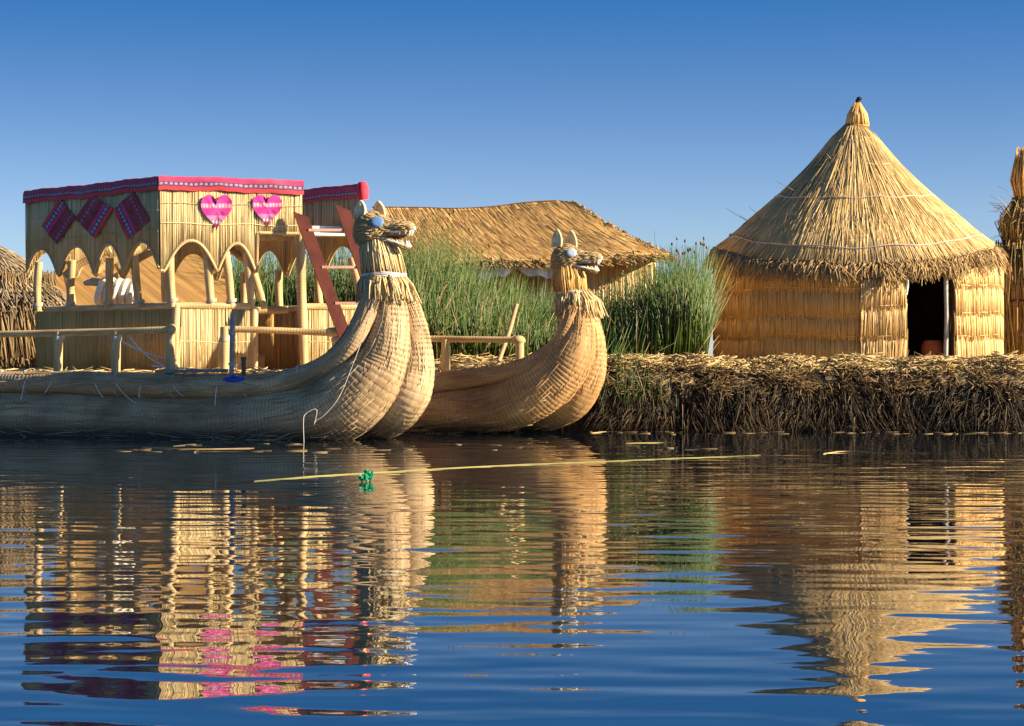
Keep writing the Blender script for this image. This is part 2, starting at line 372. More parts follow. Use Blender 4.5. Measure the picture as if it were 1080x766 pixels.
# ------------------------------------------------------------------ green reeds
def reed_patch(mb, sd, n, pxr, dr, top, base=1.0, lean=.13, r=(.006, .012), seeds=0):
    px = rng.uniform(*pxr, n); d = rng.uniform(*dr, n); x = (px - CX) / F * d
    ztop = H + (CY - np.interp(px, [p for p, _ in top], [q for _, q in top])) / F * d
    hgt = (ztop - base) * np.clip(rng.normal(.82, .15, n) + .10 * np.sin(x * 5.2 + d * 3) + .07 * np.sin(x * 11.3 + 2), .3, 1.14)
    P0 = np.stack([x, d, np.full(n, base - .05)], 1)
    ln = np.stack([rng.normal(.03, lean, n), rng.normal(0, lean, n), np.ones(n)], 1)
    P1 = P0 + ln * hgt[:, None]
    mid = np.stack([-ln[:, 0] * hgt * .18, -ln[:, 1] * hgt * .18, np.zeros(n)], 1)
    mb.straws(P0, P1, rng.uniform(*r, n), mid, .25)
    for i in range(seeds):
        px = rng.uniform(*pxr); d = rng.uniform(*dr); x = (px - CX) / F * d
        zt = H + (CY - np.interp(px, [p for p, _ in top], [q for _, q in top]) + rng.uniform(4, 32)) / F * d
        p1 = np.array([x + rng.normal(.06, .12), d, zt])
        mb.straws([[x, d, base]], [p1], .0045, np.array([[-.03, 0, 0]]), .7)
        if rng.uniform() < .8: sd.blob(p1, (.022, .022, .034), 6, 5, .15)
g, sd = MB(), MB()
TOP = [(425, 250), (450, 262), (490, 282), (530, 296), (560, 305), (590, 312), (640, 310), (680, 292), (705, 274), (735, 272), (758, 282)]
reed_patch(g, sd, 5200, (424, 742), (42.2, 45.0), TOP, seeds=30)
reed_patch(g, sd, 1500, (424, 742), (41.0, 42.4), [(p, q + 22) for p, q in TOP])
reed_patch(g, sd, 900, (700, 744), (41.0, 44), [(700, 272), (757, 274)], seeds=16)
reed_patch(g, sd, 500, (424, 500), (42.2, 44.5), [(424, 246), (500, 258)], seeds=9)
reed_patch(g, sd, 2600, (228, 424), (42.5, 45.5), [(228, 262), (424, 246)])
tag(g.build('totora_reeds', M['green'], smooth=True), kind='stuff')
tag(sd.build('reed_seed_heads', M['seed']), kind='stuff')
g = MB()      # dead and broken stems among the green
reed_patch(g, g, 420, (424, 742), (41.2, 44.5), [(p, q + 14) for p, q in TOP], lean=.30, r=(.005, .010))
reed_patch(g, g, 120, (424, 742), (41.0, 42), [(p, q + 60) for p, q in TOP], lean=.6, r=(.006, .012))
tag(g.build('dry_reeds', straw_mat('dead_reed', [(.36, .26, .11), (.48, .37, .18), (.24, .16, .07), (.30, .27, .08)])), kind='stuff')
g = MB()
reed_patch(g, g, 90, (628, 720), (36.55, 37.1), [(628, 372), (660, 372), (720, 392), (760, 410)], base=.05, lean=.3, r=(.004, .008))
reed_patch(g, g, 70, (628, 700), (37.1, 38.2), [(628, 352), (700, 366)], base=.9, lean=.3, r=(.004, .008))
tag(g.build('bank_grass', M['green']), kind='stuff')

# ------------------------------------------------------------------ shared builders
def arclen(sp): return np.concatenate([[0], np.cumsum(np.linalg.norm(np.diff(sp[:, :3], axis=0), axis=1))])
def hooped(sp, amp=.0045, period=.06, wob=.03, phase=None):
    L = arclen(sp); ph = L / period if phase is None else phase
    h = np.abs(np.sin(math.pi * ph)) ** .6
    return sp[:, 3] * (1 + wob * np.sin(L * 2.1) + wob * .6 * np.sin(L * 5.3)) + amp * (h - .6)
def bundle(name, ctrl, mat, root, n=48, step=.0095, amp=.0115, period=.064, wob=.03):
    sp = spline(ctrl, step); L = arclen(sp); q = rng.uniform(0, 6, 3)
    ph = L / period + .5 * np.sin(L * 2.3 + q[0]) + .3 * np.sin(L * 6.1 + q[1]) + .12 * np.sin(L * 15 + q[2])
    am = amp * (1 + .5 * np.sin(L * 4.7 + q[1]) * np.sin(L * 1.9))
    mb = MB().tube(sp[:, :3], hooped(sp, am, period, wob, ph), n, ul=ph * HOOP); P, G = mb.last
    o = mb.build(name, mat, root)
    # single stalks lying loose along the bundle
    N = int(L[-1] * 170 * float(np.mean(sp[:, 3])) / .4); k = rng.integers(2, len(P) - 3, N); d = rng.integers(12, 70, N); k2 = np.minimum(k + d, len(P) - 2); km = (k + k2) // 2
    j = rng.integers(0, n, N); j2 = np.clip(j + rng.integers(-1, 2, N), 0, n)
    e = lambda i, jj, q: P[i] + (G[i, jj] - P[i]) * q
    P0, Pm, P1 = e(k, j, 1.004), (e(km, j, 1.006) + e(km, j2, 1.006)) / 2, e(k2, j2, 1.004) + rng.normal(0, .012, (N, 3)) * (rng.uniform(0, 1, (N, 1)) < .25)
    MB().straws(P0, P1, rng.uniform(.003, .0065, N), Pm - (P0 + P1) / 2, .7).build('loose_stalk', M['stalk_warm'] if mat is M['bundle_warm'] else M['stalk'], o)['kind'] = 'stuff'
    return o
def cord_ring(mb, c, axis, r, th=.008, n=26, arc=(0, 6.283), sag=0):
    axis = np.asarray(axis, float) / np.linalg.norm(axis); a = np.cross(axis, (0, 0, 1.0)); 
    if np.linalg.norm(a) < .1: a = np.array([1.0, 0, 0])
    a /= np.linalg.norm(a); b = np.cross(axis, a)
    th_ = np.linspace(arc[0], arc[1], n)
    P = np.asarray(c)[None] + r * (np.cos(th_)[:, None] * a + np.sin(th_)[:, None] * b) + axis[None] * (rng.normal(0, .01, n) + sag * np.sin(th_))[:, None]
    mb.tube(P, th, 5)

def animal_head(root, c, s, eye_mat, ears, col, yaw=-.18, fur=M['pale'], open_=.55):
    """reed puma head: skull and snout, gaping jaw, teeth, eyes, ears. Local x forward, z up, unit s"""
    cy, sy = math.cos(yaw), math.sin(yaw)
    def W(p):
        p = np.asarray(p, float) * s; return np.stack([p[..., 0] * cy - p[..., 1] * sy, p[..., 0] * sy + p[..., 1] * cy, p[..., 2]], -1) + c
    def loft(rows, n=26):
        R = spline(rows, .05); th = np.linspace(0, 2 * math.pi, n + 1)
        P = np.zeros((len(R), n + 1, 3))
        for i, (x, z, hz, wy) in enumerate(R):
            P[i, :, 0] = x; P[i, :, 1] = wy * np.cos(th); P[i, :, 2] = z + hz * np.sin(th)
        return R, P
    up = [(-1.12, -.10, .06, .06), (-1.02, -.05, .50, .45), (-.65, .04, .86, .80), (-.1, .08, .98, .92), (.4, .08, .80, .80), (.85, .10, .50, .60), (1.4, .12, .36, .46), (1.9, .16, .29, .40), (2.2, .18, .22, .32), (2.34, .18, .05, .06)]
    lo = [(-.2, -.55, .10, .2), (.1, -.55, .34, .55), (.6, -.52, .27, .5), (1.1, -.50, .19, .42), (1.6, -.54 - .14 * open_, .15, .34), (1.95, -.54 - .2 * open_, .13, .27), (2.1, -.54 - .2 * open_, .03, .05)]
    mb = MB()
    for rows in (up, lo):
        R, P = loft(rows)
        uv = np.stack([P[:, :, 0] * s, np.repeat(np.linspace(0, 1, P.shape[1])[None], len(P), 0)], 2)
        mb.grid(W(P), uv)
    head = mb.build('head', M['headskin'], root)
    # reeds laid back along the head
    mb = MB(); n = 900
    for rows, cnt in ((up, n), (lo, 260)):
        R = spline(rows, .05); i0 = rng.uniform(.06, .93, cnt) * (len(R) - 1); ln = rng.uniform(.25, .6, cnt) * 20
        th = rng.uniform(0, 2 * math.pi, cnt); tw = rng.normal(0, .16, cnt)
        def pt(i, th):
            q = np.stack([np.interp(np.clip(i, 0, len(R) - 1), np.arange(len(R)), R[:, k]) for k in range(4)], 1)
            return np.stack([q[:, 0], (q[:, 3] + .025) * np.cos(th), q[:, 1] + (q[:, 2] + .025) * np.sin(th)], 1)
        a, m_, b_ = pt(i0, th), pt(i0 - ln / 2, th + tw / 2), pt(i0 - ln, th + tw)
        mb.straws(W(a), W(b_), rng.uniform(.014, .026, cnt) * s * 1.0, W(m_) - (W(a) + W(b_)) / 2, .7)
    mb.build('reed_coat', fur, head)
    # mouth cavity, lips, teeth
    MB().grid(W(np.array([[(.35, y * .42, -.05 * k - .30 * (1 - k)) for y in (-1, 0, 1)] for k in (0, 1)] + [[(2.0, y * .24, -.02) for y in (-1, 0, 1)]]))).blob(W(np.array([1.0, 0, -.22])), (.85 * s, .36 * s, .24 * s)).build('mouth', M['mouth'], head)
    lip = MB(); ul, ll = [], []
    for k in np.linspace(-1, 1, 25):
        x = .75 + 1.5 * (1 - abs(k) ** 2.2); y = np.sign(k) * min(1, abs(k) * 1.25) * (.30 + .16 * abs(k))
        ul.append((x, y, -.08 + .07 * (x - 1))); ll.append((x - .17, y * .95, -.36 - (.10 + .13 * open_) * (x - .7)))
    lip.tube(W(np.array(ul)), .062 * s, 8); lip.tube(W(np.array(ll)), .065 * s, 8)
    lip.blob(W(np.array([2.27, 0, .1])), .13 * s)
    lip.build('lip', M['tooth'], head)
    for arr, sg in ((ul, -1), (ll, 1)):
        for i in range(2, 23, 2):
            if abs(i - 12) > 9: continue
            p = np.array(arr[i]); big = 1.6 if i in (8, 16) else 1.0
            MB().tube(W(np.array([p, p + (0, 0, sg * .09 * big), p + (-.02, 0, sg * .19 * big)])), np.array([.058, .045, .006]) * s * big ** .5, 7).build('tooth', M['tooth'], head)
    for sgn in (-1, 1):
        e = MB(); c0 = np.array([.50, sgn * .66, .42]); nrm = np.array([.30, sgn * .85, .28]); nrm /= np.linalg.norm(nrm)
        a = np.cross(nrm, (0, 0, 1.0)); a /= np.linalg.norm(a); b_ = np.cross(nrm, a); th = np.linspace(0, 2 * math.pi, 25)
        P = np.stack([c0 + nrm * (.12 + dz) + r_ * (np.cos(th)[:, None] * a + .86 * np.sin(th)[:, None] * b_) for r_, dz in ((.33, -.14), (.33, .0), (.30, .022), (.15, .03), (.001, .032))], 0)
        e.grid(W(P)); e.build('eye', eye_mat, head)
        p0 = np.array([-.42 if sgn < 0 else .22, sgn * .52, .70]); el, ew = ears
        th = np.linspace(-.35, math.pi + .35, 19)
        loop = np.stack([p0[0] - .15 + ew * np.cos(th) * (1.05 - .55 * np.clip(np.sin(th), 0, 1) ** 3), np.full(19, p0[1]) - sgn * .12 * np.sin(th), p0[2] + el * (.35 + .65 * np.sin(th))], 1)
        E = MB(); E.tube(W(loop), .085 * s, 8)
        inner = np.stack([loop, np.stack([np.full(19, p0[0] - .15), np.full(19, p0[1] - sgn * .02), np.clip(loop[:, 2], None, p0[2] + el * .85)], 1)], 0)
        E.grid(W(inner)); E.grid(W(inner + np.array([0, sgn * .03, 0])))
        E.build('ear', M['ear'], head)
    return head

def skirt(name, root, c_top, r_top, c_bot, r_bot, n, mat, wild=.12, back=0, lift=0.0):
    a = rng.uniform(0, 2 * math.pi, n); jr = rng.uniform(.75, 1.05, n); lay = rng.uniform(.8, 1.06, n)
    ca, sa = np.cos(a), np.sin(a)
    P0 = np.asarray(c_top) + np.stack([ca * r_top[0] * lay, sa * r_top[1] * lay, rng.uniform(-.015, .03, n)], 1)
    P1 = np.asarray(c_bot) + np.stack([ca * r_bot[0] * lay, sa * r_bot[1] * lay, np.zeros(n)], 1)
    P1 = P0 + (P1 - P0) * jr[:, None] + rng.normal(0, wild * .3, (n, 3)) * np.array([1, 1, .3])
    m_ = np.stack([ca, sa, np.zeros(n)], 1) * .035 + np.array([0, 0, .02 + lift])
    mb = MB().straws(P0, P1, rng.uniform(.007, .012, n), m_, .85)
    th = np.linspace(0, 2 * math.pi, 25); k = np.linspace(0, 1, 5)     # core so that nothing shows through
    core = np.stack([np.asarray(c_top) * (1 - q) + np.asarray(c_bot) * q + np.stack([np.cos(th) * (r_top[0] * (1 - q) + r_bot[0] * q) * .78, np.sin(th) * (r_top[1] * (1 - q) + r_bot[1] * q) * .78, 0 * th], 1) for q in k * .75], 0)
    mb.grid(core)
    return mb.build(name, mat, root)
m, nt, b = new_mat('head_reed'); 
M['headskin'] = streak_mat('head_reed_skin', (.22, .14, .06), (.46, .33, .16), (4, 45, 1), 1.0, .6, 'UV')
M['headcoat'] = straw_mat('head_coat', [(.50, .37, .19), (.36, .25, .115), (.56, .43, .23), (.42, .30, .14), (.28, .18, .08)])
M['ear'] = plain('ear_reed', (.62, .50, .30), .7, .25, 10)

def rail(name, root, P, r, mat):
    return MB().tube(P, r, 10).build(name, mat, root)
def knob(mb, c, r): mb.blob(c, r, 14, 9, .04)

# ------------------------------------------------------------------ first reed boat (left)
def d1(px): return 32.3 + (405 - px) * .0057
def A1(px, py, rp=0, off=0.0):
    d = d1(px) + off; return (*at(px, py, d), rp / F * d)
BR = 'double hulled reed boat'
boat = thing('reed_boat', at(330, 463, 33), 'large grey straw reed boat carrying the arched cabin, animal head with round bright blue eye', 'boat', 'reed boats with animal head prows')
near = [(-150, 450, 36), (0, 447, 36), (120, 449, 36), (230, 451, 36), (300, 445, 37), (350, 432, 40), (386, 405, 35.5), (403.5, 376, 28), (410, 342, 21), (411.5, 314, 16), (410, 286, 14)]
far = [(-150, 450, 34), (200, 446, 34), (320, 442, 34), (394, 437, 31), (426, 416, 26), (437, 387, 21), (435.5, 352, 17), (429, 322, 13.5), (416, 288, 10)]
roll = [(-150, 399, 10.5), (0, 402, 11), (120, 405, 12), (220, 408, 12.5), (290, 405, 12.5), (340, 389, 12), (372, 359, 11.5), (389, 322, 11), (397, 290, 8)]
no = lambda px: np.interp(px, [380, 414], [0, .15])
bundle('hull_bundle', [A1(p, q, r, no(p)) for p, q, r in near], M['bundle'], boat)
bundle('hull_bundle', [A1(p, q, r, float(np.interp(p, [200, 405, 420], [.95, .80, .55])) - (.22 if q < 300 else 0)) for p, q, r in far], M['bundle'], boat)
bundle('hull_bundle', [A1(p, 447, 34 if p < 330 else 16, 3.3) for p in (-150, 0, 150, 280, 350)], M['bundle'], boat)
bundle('gunwale_roll', [A1(p, q, r, float(np.interp(p, [300, 372, 397], [-.24, -.26, -.14]))) for p, q, r in roll], M['bundle'], boat, 24, amp=.007, period=.055, wob=.015)
# thin bindings round the gunwale and hanging cord ends
rp = spline([A1(p, q, r, -.22) for p, q, r in roll[:6]], .05)
for px in (6, 28, 56, 78, 104, 126, 152, 186, 232, 262, 304, 318):
    P = at(px, 0, d1(px) - .22); i = np.argmin(abs(rp[:, 0] - P[0])); i = min(max(i, 1), len(rp) - 2)
    mb = MB(); ax = rp[i + 1, :3] - rp[i - 1, :3] + np.array([rng.normal(0, .02), 0, 0])
    cord_ring(mb, rp[i, :3], ax, rp[i, 3] + .008, .0065)
    if rng.uniform() < .6:
        s0 = rp[i, :3] + (0, -rp[i, 3] - .01, 0); k = np.linspace(0, 1, 8)
        mb.tube(s0 + np.stack([k * rng.uniform(-.1, .35), -.05 - .12 * np.sin(k * 1.5), -k * rng.uniform(.15, .4) * (1 - .3 * k)], 1), .006, 5)
    mb.build('binding_cord', M['rope'], boat)
# deck mat
dk = [at(-150, 0, 35.6), at(395, 0, 32.9), at(395, 0, 37), at(-150, 0, 40.5)]
DZ = .95
mb = MB(); P = np.array([[p[0], p[1], DZ] for p in dk]); Pb = P - (0, 0, .14)
mb.add(np.vstack([P, Pb]), [[0, 1, 2, 3], [4, 7, 6, 5], [0, 4, 5, 1], [1, 5, 6, 2], [2, 6, 7, 3], [3, 7, 4, 0]], None, np.vstack([P[:, :2], Pb[:, :2]]) * .2)
dks = MB(); n = 700; u, v = rng.uniform(0, 1, n), rng.uniform(0, 1, n) ** 2
base = (P[0] + (P[1] - P[0]) * u[:, None]) * (1 - v[:, None]) + (P[3] + (P[2] - P[3]) * u[:, None]) * v[:, None]
an = rng.normal(.0, .5, n); L = rng.uniform(.1, .4, n); dd = np.stack([np.cos(an) * L, np.sin(an) * L, rng.normal(0, .03, n)], 1)
deck = mb.build('deck', M['mat'], boat, False)
dks.straws(base - dd + (0, 0, .02), base + dd + (0, 0, .02), .009).build('loose_reed', M['pale'], deck)['kind'] = 'stuff'
# railings
def A1p(px, py, off=-.05): return at(px, py, d1(px) + off)
P = spline([(*A1p(-150, 355), .05), (*A1p(0, 352.5), .05), (*A1p(110, 350), .05), (*A1p(181, 347.5), .05)], .012)
h = MB().tube(P[:, :3], hooped(P, .0008, .045), 12); knob(h, A1p(181, 348), .085); h.build('handrail', M['pole'], boat)
for px, yb in ((62, 391), (123, 391), (180, 391), (-30, 391)):
    p = spline([(*A1p(px, 350), .062), (*A1p(px - 1, yb + 6), .068)], .012)
    MB().tube(p[:, :3], hooped(p, .0008, .045), 12).build('railing_post', M['pole'], boat)
RD = 34.2
P = spline([(*at(237, 347, RD), .047), (*at(300, 349, RD), .048), (*at(345, 351, RD - .05), .05), (*at(390, 352.5, RD - .1), .047)], .012)
h = MB().tube(P[:, :3], hooped(P, .0008, .045), 12); h.blob(at(352, 350.5, RD - .05), (.15, .07, .075)); h.build('handrail', M['pole'], boat)
for px, ya, yb in ((237, 345, 394), (355, 352, 395)):
    p = spline([(*at(px, ya, RD), .067), (*at(px, yb, RD), .074)], .012)
    MB().tube(p[:, :3], hooped(p, .0008, .045), 12).build('railing_post', M['pole'], boat)
def lashing(c, r, root, turns=4, h=.06):
    th = np.linspace(0, turns * 6.283, turns * 14); MB().tube(np.column_stack([c[0] + r * np.cos(th), c[1] + r * np.sin(th), c[2] - h / 2 + h * th / th[-1] + .012 * np.sin(th + 1)]), .009, 5).build('lashing', M['twine'], root)
for px in (62, 123, -30): lashing(A1p(px, 357), .072, boat)
for px in (237, 355): lashing(at(px, 358, RD), .078, boat)
# cross cords behind the rail
mb = MB()
for a_, b_, sg in (((136, 355), (182, 388), .10), ((128, 360), (186, 380), .05), ((160, 386), (237, 392), .0)):
    k = np.linspace(0, 1, 10)[:, None]; p = A1p(*a_) * (1 - k) + A1p(*b_) * k; p[:, 2] -= sg * np.sin(k[:, 0] * 3.14); mb.tube(p, .011, 6)
mb.build('cross_cord', M['rope'], boat)
# neck, head
dN = d1(405) + .12
cT, cB = at(402, 266, dN), at(408, 308, dN)
neck = MB(); sp = spline([(*at(397, 248, dN), .19), (*at(400, 270, dN), .215), (*at(404, 288, dN), .235), (*at(408, 310, dN), .29)], .02); neck.tube(sp[:, :3], sp[:, 3], 20); neck.build('neck', M['headskin'], boat)
skirt('neck_fringe', boat, at(398, 252, dN), (.20, .18), at(405, 291, dN), (.30, .27), 420, M['pale'], .06)
skirt('collar_fringe', boat, at(404, 289, dN), (.27, .24), at(409, 318, dN), (.42, .36), 330, M['pale'], .16)
mb = MB(); th = np.linspace(0, 2 * math.pi, 33)
for k in range(3): mb.tube(at(405, 289 + k * 1.3, dN) + np.stack([.315 * np.cos(th), .29 * np.sin(th), .01 * np.sin(3 * th + k)], 1), .013, 6)
mb.build('neck_cord', M['rope'], boat)
animal_head(boat, at(394.5, 244, dN), 20.5 / F * dN * .98, M['eye'], (.85, .26), None, -.38, M['headcoat'], 1.6)
# long loose cord trailing from the neck down the prow
k = spline([(*at(398, 292, dN - .33), 0), (*at(394, 315, dN - .35), 0), (*at(384, 352, dN - .42), 0), (*at(370, 390, dN - .5), 0), (*at(357, 420, dN - .6), 0), (*at(342, 438, dN - .62), 0), (*at(333, 444, dN - .62), 0), (*at(331, 449, dN - .63), 0), (*at(334, 432, dN - .64), 0), (*at(322, 437, dN - .65), 0), (*at(320, 446, dN - .7), 0), (*at(320.5, 467, dN - .75), 0)], .03)
MB().tube(k[:, :3], .0055, 6).build('trailing_cord', M['twine'], boat)

# things lying on / standing by the deck
def A1q(px, py, off=-.3): return at(px, py, d1(px) + off)
o = MB(); a_, b_ = A1q(168, 392.0, -.15), A1q(236, 391, -.15)
o.beam(a_, b_, .05, .26); tag(o.build('plank', M['grey'], None, False), 'flat weathered grey plank lying across the rounded gunwale beside the blue mooring cleat', 'plank')
mp = thing('mooring_cleat', A1q(250, 402), 'bright blue plastic mooring base with a tall grey pole and a short brown post', 'cleat')
mb = MB(); mb.tube([A1q(237, 401.5), A1q(250, 400.8), A1q(264, 401.5)], [.05, .075, .045], 10, sq=1.9); mb.build('cleat_base', M['blue'], mp)
MB().tube([A1q(244, 401), A1q(244.5, 370), A1q(245.5, 333)], [.034, .036, .038], 10).build('pole', M['metal'], mp)
mb = MB(); mb.tube([A1q(257, 401), A1q(257, 378)], [.035, .032], 10); mb.tube([A1q(257, 379.5), A1q(257, 376.5)], [.042, .042], 10); mb.build('short_post', plain('tarnished_post', (.10, .065, .04), .6), mp)
mb = MB(); k = np.linspace(0, 1, 10)[:, None]; p = A1q(244, 385) * (1 - k) + A1q(257, 380) * k; p[:, 2] -= .06 * np.sin(k[:, 0] * 3.14); mb.tube(p, .01, 5); mb.build('lashing', M['rope'], mp)
for z in (350, 352, 384):
    mb = MB(); cord_ring(mb, A1q(244.5, z), (0, 0, 1), .045, .009); mb.build('cord_turn', M['rope'], mp)

# ------------------------------------------------------------------ cabin on the boat
A = np.array([*at(169, 0, 34.5)[:2]]); B = np.array([*at(29, 0, 37.4)[:2]]); C = np.array([*at(381, 0, 35.5)[:2]]); D = B + C - A
Al = np.array([*at(185, 0, 34.62)[:2]]); Bl = np.array([*at(39, 0, 37.3)[:2]]); Cl = np.array([*at(384, 0, 35.55)[:2]]); Dl = Bl + Cl - Al
ZT, ZS, ZC, ZR = 3.90, 2.50, 2.96, 1.95
cabin = thing('cabin', (float(A[0] + .8), float(A[1] + 1.5), DZ), 'two storey straw cabin with scalloped arches and red woven trim, standing on the large boat', 'cabin')
def px_frac(P, Q, px):                          # fraction along P-Q seen at column px
    k = (px - CX) / F; return (k * P[1] - P[0]) / ((Q[0] - P[0]) - k * (Q[1] - P[1]))
def arch(u, edges, crown, spring, power=1.15):
    z = np.full_like(u, spring)
    for a_, b_, c_ in edges:
        k = (u >= a_) & (u <= b_); q = (u[k] - (a_ + b_) / 2) / ((b_ - a_) / 2)
        z[k] = spring + ((c_ or crown) - spring) * np.clip(1 - np.abs(q) ** 2.2, 0, 1) ** power
    return z
def panel(name, P, Q, zb, zt, mat, th=.05, out=1, straw_r=.0075, dens=150, cords=(), bed=M['under'], u0=0, u1=1, ragged=.02, bulge=0.0, tip=.9):
    """wall of upright reeds between two plan points, lower edge zb(u)"""
    L = np.linalg.norm(Q - P) * (u1 - u0); d = (Q - P) / np.linalg.norm(Q - P); nrm = np.array([d[1], -d[0]]) * out
    mb = MB(); n = max(8, int(L / .03)); u = np.linspace(u0, u1, n); XY = P + (Q - P) * u[:, None]; z0 = zb(u)
    for s_ in (1, -1):
        off = nrm * s_ * (th / 2 - .012)
        G = np.stack([np.column_stack([XY + off, z0]), np.column_stack([XY + off, (z0 + zt) / 2]), np.column_stack([XY + off, np.full(n, zt)])], 0)
        mb.grid(G, flip=(s_ < 0))
    lo = np.stack([np.column_stack([XY + nrm * (th / 2 - .012), z0]), np.column_stack([XY - nrm * (th / 2 - .012), z0])], 0); mb.grid(lo)
    bedo = mb.build(name, bed, cabin if name.startswith(('upper', 'lower')) else None, False)
    st = MB()
    for s_ in (1, -1):
        N = int(L * dens * (1.8 if s_ == 1 else 1.0)); uu = np.sort(rng.uniform(u0, u1, N)); xy = P + (Q - P) * uu[:, None] + nrm * s_ * (th / 2 - .004 + rng.uniform(0, .005, N))[:, None]
        zz0 = zb(uu) - rng.uniform(-.01, ragged, N); zt_ = zt + rng.uniform(-.03, .01, N)
        cut = rng.uniform(0, 1, N)                # many reeds end part way
        zt2 = np.where(cut < .25, zz0 + (zt_ - zz0) * rng.uniform(.4, .95, N), zt_)
        P0 = np.column_stack([xy, zz0]); P1 = np.column_stack([xy + rng.normal(0, .012, (N, 1)) * d, zt2])
        st.straws(P0, P1, rng.uniform(.7, 1.25, N) * straw_r, np.column_stack([nrm * s_ * bulge * np.ones((N, 1)), np.zeros(N)]) if bulge else None, tip)
    for z in cords:
        uu = np.linspace(u0, u1, 40); z_ = z + .012 * np.sin(uu * 19) + rng.normal(0, .003, 40)
        p = np.column_stack([P + (Q - P) * uu[:, None] + nrm * (th / 2 + .016), np.maximum(z_, zb(uu) + .02)]); st.tube(p, .0065, 5)
    st.build('reed_face', mat, bedo)
    return bedo
def arch_trim(P, Q, zb, u0, u1, r=.027, out=1, off=.02):
    d = (Q - P) / np.linalg.norm(Q - P); nrm = np.array([d[1], -d[0]]) * out
    u = np.linspace(u0, u1, 120); p = np.column_stack([P + (Q - P) * u[:, None] + nrm * off, zb(u)])
    MB().tube(p, r, 8).build('arch_trim', M['pole'], cabin)
# left face (A-B): four arches; edges measured along the wall
eL = [px_frac(A, B, p) for p in (170, 132, 101, 63, 27)]
arL = [(eL[i], eL[i + 1], None) for i in range(4)]
zbL = lambda u: arch(u, arL, ZC, ZS)
panel('upper_panel', A, B, zbL, ZT, M['grey_straw'] if 0 else M['pale'], out=-1, cords=(3.1, 3.42))
arch_trim(A, B, zbL, 0, 1, out=-1)
# right face (A-C): two arches, then the square opening for the ladder
eR = [px_frac(A, C, p) for p in (173, 229, 269.5, 271, 318.5)]
ZSQ = 3.10
def zbR(u):
    z = arch(u, [(eR[0], eR[1], None), (eR[1], eR[2], 2.93)], ZC, ZS); return np.where(u > eR[3], ZSQ, z)
panel('upper_panel', A, C, zbR, ZT, M['pale'], out=1, cords=(3.22, 3.52), u1=eR[4])
arch_trim(A, C, zbR, 0, eR[4], out=1)
# right end and back, both with arches
for P, Q, o_ in ((C, D, 1), (D, B, 1)):
    ed = [(i / 4, (i + 1) / 4, None) for i in range(4)]; f = lambda u, ed=ed: arch(u, ed, ZC, ZS)
    panel('upper_panel', P, Q, f, ZT - (.04 if P is C else 0), M['pale'], out=o_, cords=(3.3,)); arch_trim(P, Q, f, 0, 1, out=o_)
# inner lining of the arches: rolled reed brackets under the upper floor
for P, Q, fr in ((A, B, (.30, .52, .74)), (A, C, (.26, .47))):
    for q in fr:
        b0 = P + (Q - P) * q; cen = (A + D) / 2; dn = (cen - b0) / np.linalg.norm(cen - b0)
        mb = MB(); k = np.linspace(0, 1, 8)[:, None]
        mb.tube(np.column_stack([b0 + dn * (.08 + .75 * k), 2.5 + .42 * k[:, 0] ** .7]), .06, 8); mb.build('bracket', M['pole'], cabin)
# woven band over the parapets
def band(P, Q, u0, u1, out, zt, th=.05, drop=.185):
    d = (Q - P) / np.linalg.norm(Q - P); nrm = np.array([d[1], -d[0]]) * out; n = 70
    u = np.linspace(u0, u1, n); XY = P + (Q - P) * u[:, None]; L = u * np.linalg.norm(Q - P)
    w = .008 * np.sin(L * 2.3) + .005 * np.sin(L * 7.7 + 1) + .004 * np.sin(L * 23)
    prof = [(th / 2 + .035, -drop, 0), (th / 2 + .042, -drop * .6, .3), (th / 2 + .048, -drop * .2, .62), (th / 2 + .040, .0, .8), (th / 2 + .018, .028, .9), (0, .036, .95), (-th / 2 - .02, .026, 1), (-th / 2 - .042, -.02, .85), (-th / 2 - .035, -drop, .1)]
    G = np.stack([np.column_stack([XY + nrm * (o_ + .012 * np.sin(L * 7 + 3 * v))[:, None], zt + z_ + w * (1.3 if z_ < -.1 else .8)]) for o_, z_, v in prof], 0)
    U = np.stack([np.column_stack([L, np.full(n, v)]) for _, _, v in prof], 0)
    MB().grid(G, U).build('woven_trim', M['band'], cabin)
band(A, B, -.012, 1.01, -1, ZT); band(A, C, -.012, eR[4] + .005, 1, ZT); band(C, D, -.02, 1, 1, ZT - .04); band(D, B, 0, 1, 1, ZT)
mb = MB(); pe = np.array([*C, ZT - .05]); mb.tube([pe + (.02, -.05, .05), pe + (.03, -.08, -.05), pe + (.03, -.06, -.2)], [.075, .10, .085], 10); mb.build('rolled_cloth', plain('red_cloth', (.62, .03, .06), .8), cabin)
# lower walls with round top rail
door0, door1 = px_frac(Al, Cl, 271), px_frac(Al, Cl, 319)
def lower(P, Q, u0, u1, out, mat, cords=(1.42,)):
    panel('lower_wall', P, Q, lambda u: np.full_like(u, DZ + .01), ZR, mat, out=out, u0=u0, u1=u1, cords=cords, dens=130, bulge=.01)
    k = np.linspace(u0, u1, 60)[:, None]; p = np.column_stack([P + (Q - P) * k, np.full(60, ZR + .02)]); sp = np.column_stack([p, np.full(60, .055)]); sp = spline(sp[::6], .015)
    MB().tube(sp[:, :3], hooped(sp, .0008, .045), 10).build('wall_rail', M['pole'], cabin)
lower(Al, Bl, 0, 1, -1, M['gold']); lower(Al, Cl, 0, door0, 1, M['pale']); lower(Al, Cl, door1, 1, 1, M['pale']); lower(Cl, Dl, 0, 1, 1, M['gold']); lower(Dl, Bl, 0, 1, 1, M['gold'])
